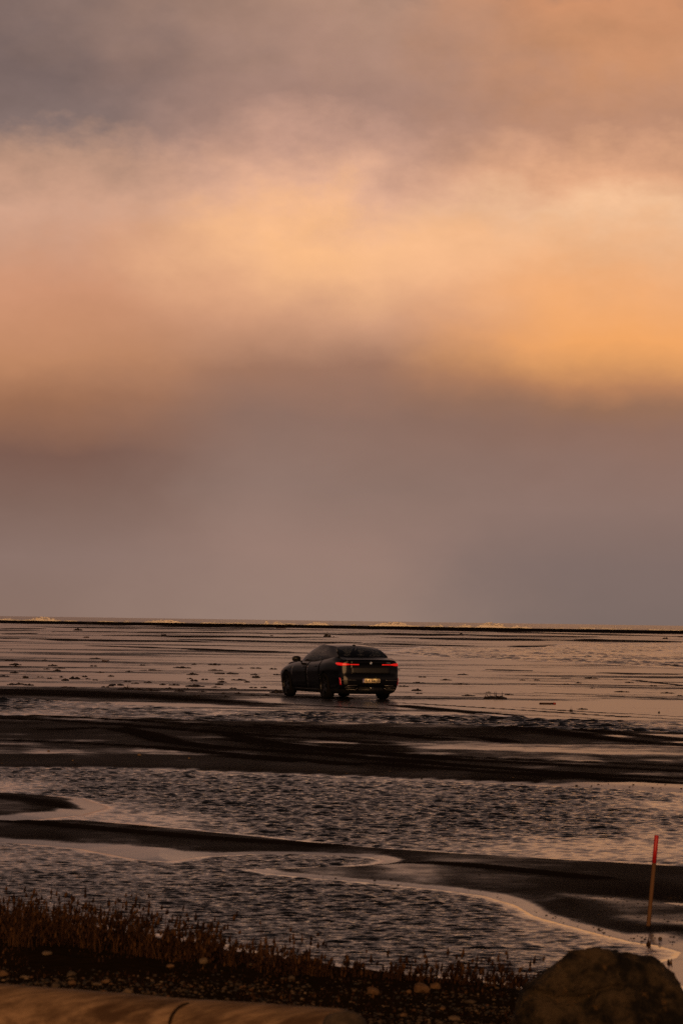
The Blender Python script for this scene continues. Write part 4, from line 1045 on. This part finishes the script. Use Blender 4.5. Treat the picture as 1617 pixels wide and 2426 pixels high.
for i in range(900):
    if i < 620: px_, py_ = r.uniform(1290, 1720), r.uniform(2128, 2236)
    elif i < 800: px_ = r.uniform(-100, 1700); py_ = np.interp(px_, [p_[0] for p_ in B1_BOT], [p_[1] for p_ in B1_BOT]) - abs(r.normal(0, 7)) - 2
    else: px_ = r.uniform(600, 1300); py_ = np.interp(px_, [600, 1300], [2044, 2150]) + r.normal(0, 14)
    gt.append(gp(px_, py_, .02))
gt = np.array(gt); gtz = terrain(gt[:, 0], gt[:, 1])
for i, ((x_, y_), z_) in enumerate(zip(gt, gtz)):
    if z_ < .001: continue
    s_ = (.003 + .006 * r.random() ** 3) * (y_ / 27)
    pl_.append((i % 5, np.array([[s_ * 1.5, 0, 0, x_], [0, s_ * 1.5, 0, y_], [0, 0, s_, z_ + s_ * .2], [0, 0, 0, 1]]), int(r.choice([0, 1], p=[.85, .15]))))
gv = link(bpy.data.objects.new('gravel', merged('gravel', bases, pl_, None, G_MATS)))
tag(gv, 'dark gravel with scattered pale pebbles on the bank', 'gravel', kind='stuff')

M_GRASS = []
for i, c in enumerate([(.020, .0085, .0035), (.044, .019, .0065), (.088, .041, .014)]):
    m, t, b = material('dry_grass'); b.inputs['Base Color'].default_value = (*c, 1); b.inputs['Roughness'].default_value = .7; b.inputs['Specular IOR Level'].default_value = .15
    M_GRASS.append(m)
def grass(name, spots, seed, seedhead=.5, wscale=1.0):
    """spots: x, y, z, height. each blade is a bent tapering strip, some with a small ear"""
    r = np.random.default_rng(seed); V, T_, MI = [], [], []; k0 = 0
    for (x, y, z_, h) in spots:
        an = r.uniform(0, 6.283); lean = abs(r.normal(0, .45)) + .03; w = (.0011 + .0013 * r.random()) * wscale
        lx, ly = math.cos(an) * lean * h + .10 * h, math.sin(an) * lean * h
        mi = int(r.choice([0, 1, 2], p=[.5, .35, .15] if h < .11 else [.25, .4, .35]))
        for q_ in range(4):
            u = q_ / 3; ww_ = w * (1 - .75 * u); bx_, by2 = lx * u * u, ly * u * u; zz = z_ - .01 + h * u * (1 - .12 * lean * u)
            V += [(x + bx_ - ww_, y + by2, zz), (x + bx_ + ww_, y + by2 + ww_ * .6, zz)]
        for q_ in range(3):
            a_ = k0 + 2 * q_; T_ += [(a_, a_ + 1, a_ + 3), (a_, a_ + 3, a_ + 2)]; MI += [mi, mi]
        k0 += 8
        if r.random() < seedhead:
            tx, ty, tz_ = x + lx, y + ly, z_ - .01 + h * (1 - .12 * lean); e_ = .006 + .006 * r.random(); L_ = .02 + .03 * r.random()
            V += [(tx - e_, ty, tz_ - L_ * .5), (tx, ty - e_, tz_ - L_ * .4), (tx + e_, ty, tz_ - L_ * .5), (tx + .01 * lean, ty, tz_ + L_ * .5), (tx, ty + e_, tz_ - L_ * .4), (tx, ty, tz_ - L_)]
            for a_, b_, c_ in ((0, 1, 3), (1, 2, 3), (2, 4, 3), (4, 0, 3), (0, 5, 1), (1, 5, 2), (2, 5, 4), (4, 5, 0)): T_.append((k0 + a_, k0 + b_, k0 + c_)); MI.append(mi)
            k0 += 6
    me = fast_mesh(name, np.array(V), np.array(T_), None, tri=True)
    for m_ in M_GRASS: me.materials.append(m_)
    me.polygons.foreach_set('material_index', np.array(MI, np.int32)); return me
# tall band along the water's edge; height and depth follow the photograph left to right
HT = ([-300, 0, 130, 260, 400, 540, 660, 760, 900, 1050, 1150, 1240, 1300], [.145, .14, .17, .17, .145, .145, .135, .11, .085, .10, .12, .12, .08])
TOP = ([-300, 0, 200, 400, 540, 700, 900, 1100, 1260], [2188, 2196, 2206, 2240, 2268, 2297, 2313, 2328, 2342])
sp_l = []; r = np.random.default_rng(12)
N = 17000
gu = r.uniform(-280, 1275, N); depth_ = r.random(N)
base_y = np.interp(gu, *TOP) + depth_ * np.interp(gu, [0, 500, 800, 1250], [52, 40, 14, 10]) - 4
clump = fbm(gu * .035, depth_ * 3, 4, 66)
keepd = np.interp(gu, [-300, 540, 660, 800, 1300], [.62, .52, .30, .13, .15])
ok = (r.random(N) < keepd * (.10 + 1.35 * sst(.36, .62, clump)))
gz = np.full(N, .05)
for _ in range(5):
    kx, ky = (gu - 808.5) / F, (base_y - 1213) / F
    dv = [FW[i] + RT[i] * kx - UP[i] * ky for i in range(3)]; kk = (gz - CH) / dv[2]; gx2, gy2 = dv[0] * kk, dv[1] * kk; gz = np.maximum(terrain(gx2, gy2), 0)
tall = r.random(N) < .16
hh = np.interp(gu, *HT) * np.where(tall, .8 + .4 * r.random(N), .22 + .55 * r.random(N)) * (.30 + 1.5 * sst(.3, .75, clump))
for i in np.nonzero(ok)[0]: sp_l.append((gx2[i], gy2[i], gz[i], hh[i]))
go = link(bpy.data.objects.new('dry_grass', grass('dry_grass', sp_l, 3)))
tag(go, 'band of dry brown grass along the water in the foreground', 'grass', kind='stuff')
# low thatch lying over the bank
sp_l = []; N = 4500
gu = r.uniform(-280, 1500, N); base_y = np.interp(gu, *TOP) + 14 + r.random(N) ** 1.3 * 105
ok = fbm(gu * .008, base_y * .05, 4, 67) > .46
gz = np.full(N, .15)
for _ in range(5):
    kx, ky = (gu - 808.5) / F, (base_y - 1213) / F
    dv = [FW[i] + RT[i] * kx - UP[i] * ky for i in range(3)]; kk = (gz - CH) / dv[2]; gx2, gy2 = dv[0] * kk, dv[1] * kk; gz = terrain(gx2, gy2)
for i in np.nonzero(ok)[0]: sp_l.append((gx2[i], gy2[i], gz[i], .008 + .022 * r.random()))
go = link(bpy.data.objects.new('grass_thatch', grass('grass_thatch', sp_l, 4, .1, 1.5)))
tag(go, 'short withered grass over the gravel bank', 'grass', kind='stuff')
# two lone sprigs by the stake
for px, py, n_, lab in [(1535, 2238, 16, 'small dead sprig in the water just below the stake'), (1583, 2284, 14, 'small dead sprig at the right edge above the boulder')]:
    q = seat(px, py); q.z = max(q.z, 0)
    sp_l = [(q.x + r.normal() * .0025, q.y + r.normal() * .0025, q.z, .012 + .022 * r.random()) for _ in range(n_)]
    o = link(bpy.data.objects.new('dead_sprig', grass('dead_sprig', [(a_ - q.x, b_ - q.y, c_ - q.z, d_) for a_, b_, c_, d_ in sp_l], 9, .4, 1.3))); o.location = q
    tag(o, lab, 'sprig')

# ------------------------------------------------------------------ seaweed and drift litter on the flats
M_WEED = simple('seaweed', (.013, .008, .006), .55, spec=.35, vary=.4, scale=8)
M_WEEDB = simple('seaweed_brown', (.045, .018, .008), .6, vary=.4, scale=8)
def weed_mesh(name, seed, mat, twig=False):
    """ragged low heap: a lumpy mat with frond ends sticking out; unit half width, unit height"""
    r = random.Random(seed); bm = bmesh.new()
    for i in range(9):
        u = r.uniform(-.85, .85); s_ = r.uniform(.12, .32)
        mt = Matrix.Translation((u, r.uniform(-.6, .6), .05)) @ Matrix.Diagonal((s_ * 1.3, s_ * 1.6, r.uniform(.25, 1.0) * (1 - abs(u) * .7), 1))
        res = bmesh.ops.create_icosphere(bm, subdivisions=2, radius=1, matrix=mt)
        for v in res['verts']: v.co += Vector((r.uniform(-1, 1) * .07, r.uniform(-1, 1) * .1, r.uniform(-.12, .12)))
    for i in range(14 if twig else 7):
        x, y = r.uniform(-.9, .9), r.uniform(-.4, .4); dx_, dz_ = r.uniform(-.35, .35), r.uniform(.3, 1.0) * (2.0 if twig else 1.0); w_ = r.uniform(.02, .05)
        vs = [bm.verts.new(c_) for c_ in ((x - w_, y, 0), (x + w_, y, 0), (x, y + .08, .05), (x + dx_, y, dz_))]
        for f in ((0, 1, 3), (1, 2, 3), (2, 0, 3)): bm.faces.new([vs[k] for k in f])
    me = bpy.data.meshes.new(name); bm.to_mesh(me); bm.free(); me.materials.append(mat); return me
WM = [weed_mesh('seaweed_clump', 800 + i, M_WEED) for i in range(7)]; WT_ = [weed_mesh('seaweed_clump', 820 + i, M_WEED, True) for i in range(2)]; WB = weed_mesh('seaweed_clump', 830, M_WEEDB)
LEFT = [(22, 1566, 30), (105, 1565, 12), (35, 1576, 35), (38, 1581, 28), (125, 1578, 25), (142, 1584, 28), (222, 1579, 20), (338, 1577, 16), (110, 1586, 16), (136, 1590, 22), (35, 1595, 22), (237, 1594, 24),
        (305, 1592, 18), (96, 1605, 20), (117, 1608, 14), (10, 1603, 25), (145, 1605, 12), (262, 1603, 16), (154, 1612, 20), (207, 1609, 12), (225, 1612, 14), (303, 1616, 22), (350, 1618, 20), (30, 1623, 30),
        (45, 1622, 24), (68, 1624, 26), (155, 1629, 25), (275, 1624, 40), (262, 1626, 16), (320, 1620, 20), (385, 1623, 20), (460, 1575, 12), (508, 1576, 32), (570, 1584, 14), (605, 1584, 28), (648, 1586, 22),
        (510, 1589, 36), (457, 1599, 34), (603, 1599, 20), (655, 1599, 18), (450, 1609, 14), (485, 1611, 18), (524, 1610, 20), (565, 1612, 36), (525, 1617, 26), (584, 1617, 14), (413, 1624, 28), (510, 1629, 22),
        (600, 1630, 20), (553, 1632, 20), (625, 1630, 16), (528, 1644, 12), (565, 1644, 16), (597, 1648, 16), (630, 1648, 18), (466, 1649, 20), (200, 1604, 16), (60, 1604, 14), (330, 1635, 26), (300, 1634, 40), (360, 1637, 44), (480, 1640, 22), (250, 1629, 20), (440, 1633, 20), (400, 1632, 18)]
RIGHT = [(942, 1588, 14), (1097, 1599, 26), (1000, 1605, 20), (1057, 1612, 34), (990, 1618, 30), (1092, 1622, 40), (955, 1627, 25), (993, 1644, 20), (968, 1652, 22), (1023, 1657, 22), (1110, 1649, 40), (1157, 1641, 12),
         (1205, 1647, 22), (1237, 1612, 14), (1271, 1612, 16), (1263, 1622, 14), (1340, 1622, 18), (1370, 1619, 18), (1402, 1631, 12), (1490, 1618, 22), (1580, 1643, 34), (1610, 1649, 16), (1378, 1681, 26), (1330, 1684, 22)]
SPEC = [(178, 1609, 30, 8, 0, 'thick dark heap of seaweed left of the car, leftmost of the large heaps'), (61, 1607, 14, 7, 1, 'small upright tuft of seaweed near the left edge'), (155, 1613, 22, 6, 2, 'dark seaweed lump just below the thick left heap'),
        (228, 1561, 30, 3, 3, 'long thin seaweed scrap farthest back on the left flats'), (432, 1583, 48, 5, 4, 'wide dark seaweed mat behind the left litter line'), (360, 1589, 50, 4, 5, 'long flat seaweed mat left of the car'),
        (535, 1597, 60, 5, 6, 'longest seaweed mat, level with the car bonnet'), (606, 1606, 20, 7, 7, 'twiggy spray of seaweed left of the front wheel'), (460, 1614, 22, 6, 0, 'solid round seaweed lump in the middle of the left flats'),
        (519, 1623, 20, 6, 1, 'compact dark seaweed lump left of the car wheels'), (460, 1627, 54, 6, 2, 'long dark ridge of seaweed at the litter line'), (655, 1642, 38, 9, 3, 'dark seaweed bank touching the front wheel'),
        (425, 1639, 28, 6, 4, 'seaweed patch at the edge of the left sand bar'), (535, 1652, 22, 5, 5, 'lowest seaweed scrap left of the car'), (466, 1650, 20, 5, 6, 'dark seaweed lump on the end of the left sand bar'),
        (172, 1631, 26, 5, 0, 'seaweed heap just above the left sand bar'), (303, 1634, 30, 9, 7, 'spiky seaweed sprouting from the left sand bar'),
        (988, 1637, 26, 6, 3, 'dark seaweed scrap just right of the rear wheel'), (1172, 1656, 58, 11, 8, 'largest mound of seaweed right of the car with twigs sticking out'), (1397, 1607, 30, 4, 5, 'flat dark seaweed strip far right of the car'),
        (1547, 1626, 20, 4, 6, 'low seaweed lump near the right edge'), (1472, 1640, 36, 4, 1, 'long seaweed strip near the right edge'), (1352, 1686, 8, 8, 8, 'small upright tuft at the lower right flats'), (1560, 1690, 6, 6, 2, 'tiny dark lump by the right ruts'),
        (185, 1494, 24, 7, 4, 'far dark mound on a thin ridge at the upper left'), (205, 1511, 16, 4, 9, 'small brown lump on the far left flats'), (212, 1480, 20, 6, 0, 'dark hump at the foot of the berm on the left'), (26, 1541, 6, 3, 1, 'lone speck of weed far out near the left edge'),
        (388, 1506, 14, 5, 8, 'pair of dark tufts on a far ridge left of the car'), (470, 1510, 42, 5, 5, 'flat dark hump on a far ridge left of the car'), (643, 1507, 8, 4, 6, 'small dark bump on the far ridge above the bonnet'), (775, 1509, 18, 9, 7, 'dark twiggy lump on the far ridge above the car roof'),
        (790, 1510, 5, 3, 2, 'tiny bump right of the twiggy lump above the roof'), (664, 1489, 26, 3, 9, 'low brown lump at the foot of the berm above the car'), (1092, 1503, 9, 4, 3, 'small dark block on the far flats right of the car'), (1090, 1490, 18, 5, 9, 'brown hump on the berm below the tallest breaker'),
        (1575, 1514, 16, 5, 0, 'dark lump on the far flats near the right edge'), (1612, 1510, 16, 4, 4, 'dark lump at the far right edge of the flats')]
def weed(px, py, w_, h_, me, lab, grp=None):
    q = seat(px, py); k = q.y / F
    o = link(bpy.data.objects.new('seaweed_clump', me)); o.location = q
    dsp = min(w_ * k * .5, 1.5 + q.y * .004)
    o.scale = (w_ * k * .5, dsp, h_ * k); o.rotation_euler = (0, 0, random.choice((0, math.pi)) + random.uniform(-.15, .15))
    tag(o, lab, 'seaweed', grp)
for i, (px, py, w_) in enumerate(LEFT):
    row = 'in the farthest row' if py < 1588 else 'in the middle rows' if py < 1613 else 'along the nearest litter line'
    place = 'by the left edge' if px < 130 else 'left of centre' if px < 400 else 'just left of the car'
    sz_ = 'wide ragged' if w_ >= 24 else 'small'
    weed(px, py, w_, 2.4 + w_ * .05 + random.random() * 1.6, WM[i % 7], f'{sz_} scrap of dark seaweed {row} {place}', 'seaweed scraps left of the car')
for i, (px, py, w_) in enumerate(RIGHT):
    row = 'far back' if py < 1625 else 'nearer the ruts'
    place = 'just right of the car' if px < 1130 else 'midway to the right edge' if px < 1390 else 'by the right edge'
    sz_ = 'wide flat' if w_ >= 22 else 'small'
    weed(px, py, w_, 2.0 + w_ * .04 + random.random(), WM[(i * 3) % 7], f'{sz_} scrap of dark seaweed {row} {place}', 'seaweed scraps right of the car')
for px, py, w_, h_, v_, lab in SPEC: weed(px, py, w_, h_, (WM + WT_ + [WB])[v_], lab)
# a drifted plank with a reddish end and a brown stick
M_PLANK = simple('wet_plank', (.030, .012, .008), .6); M_PRED = simple('faded_red', (.30, .03, .018), .6)
q = seat(1298, 1669); k = q.y / F; pk = empty('drift_plank', q, R(4)); tag(pk, 'short dark plank with a reddish end lying on the right flats', 'plank')
cbox('board', (-.05, 0, .02), (34 * k, .10, .05), M_PLANK, pk, bev=.008); cbox('painted_end', (19 * k - .05, 0, .024), (6 * k, .104, .056), M_PRED, pk, bev=.008)
q = seat(250, 1568); k = q.y / F; o = tube('drift_stick', [(-8 * k, 0, .05), (-3 * k, .05, .035), (3 * k, -.03, .04), (8 * k, .02, .06)], [.05, .04, .035, .02], M_WEEDB, None, 7); o.location = q
tag(o, 'brown drift stick on the far left flats', 'stick')
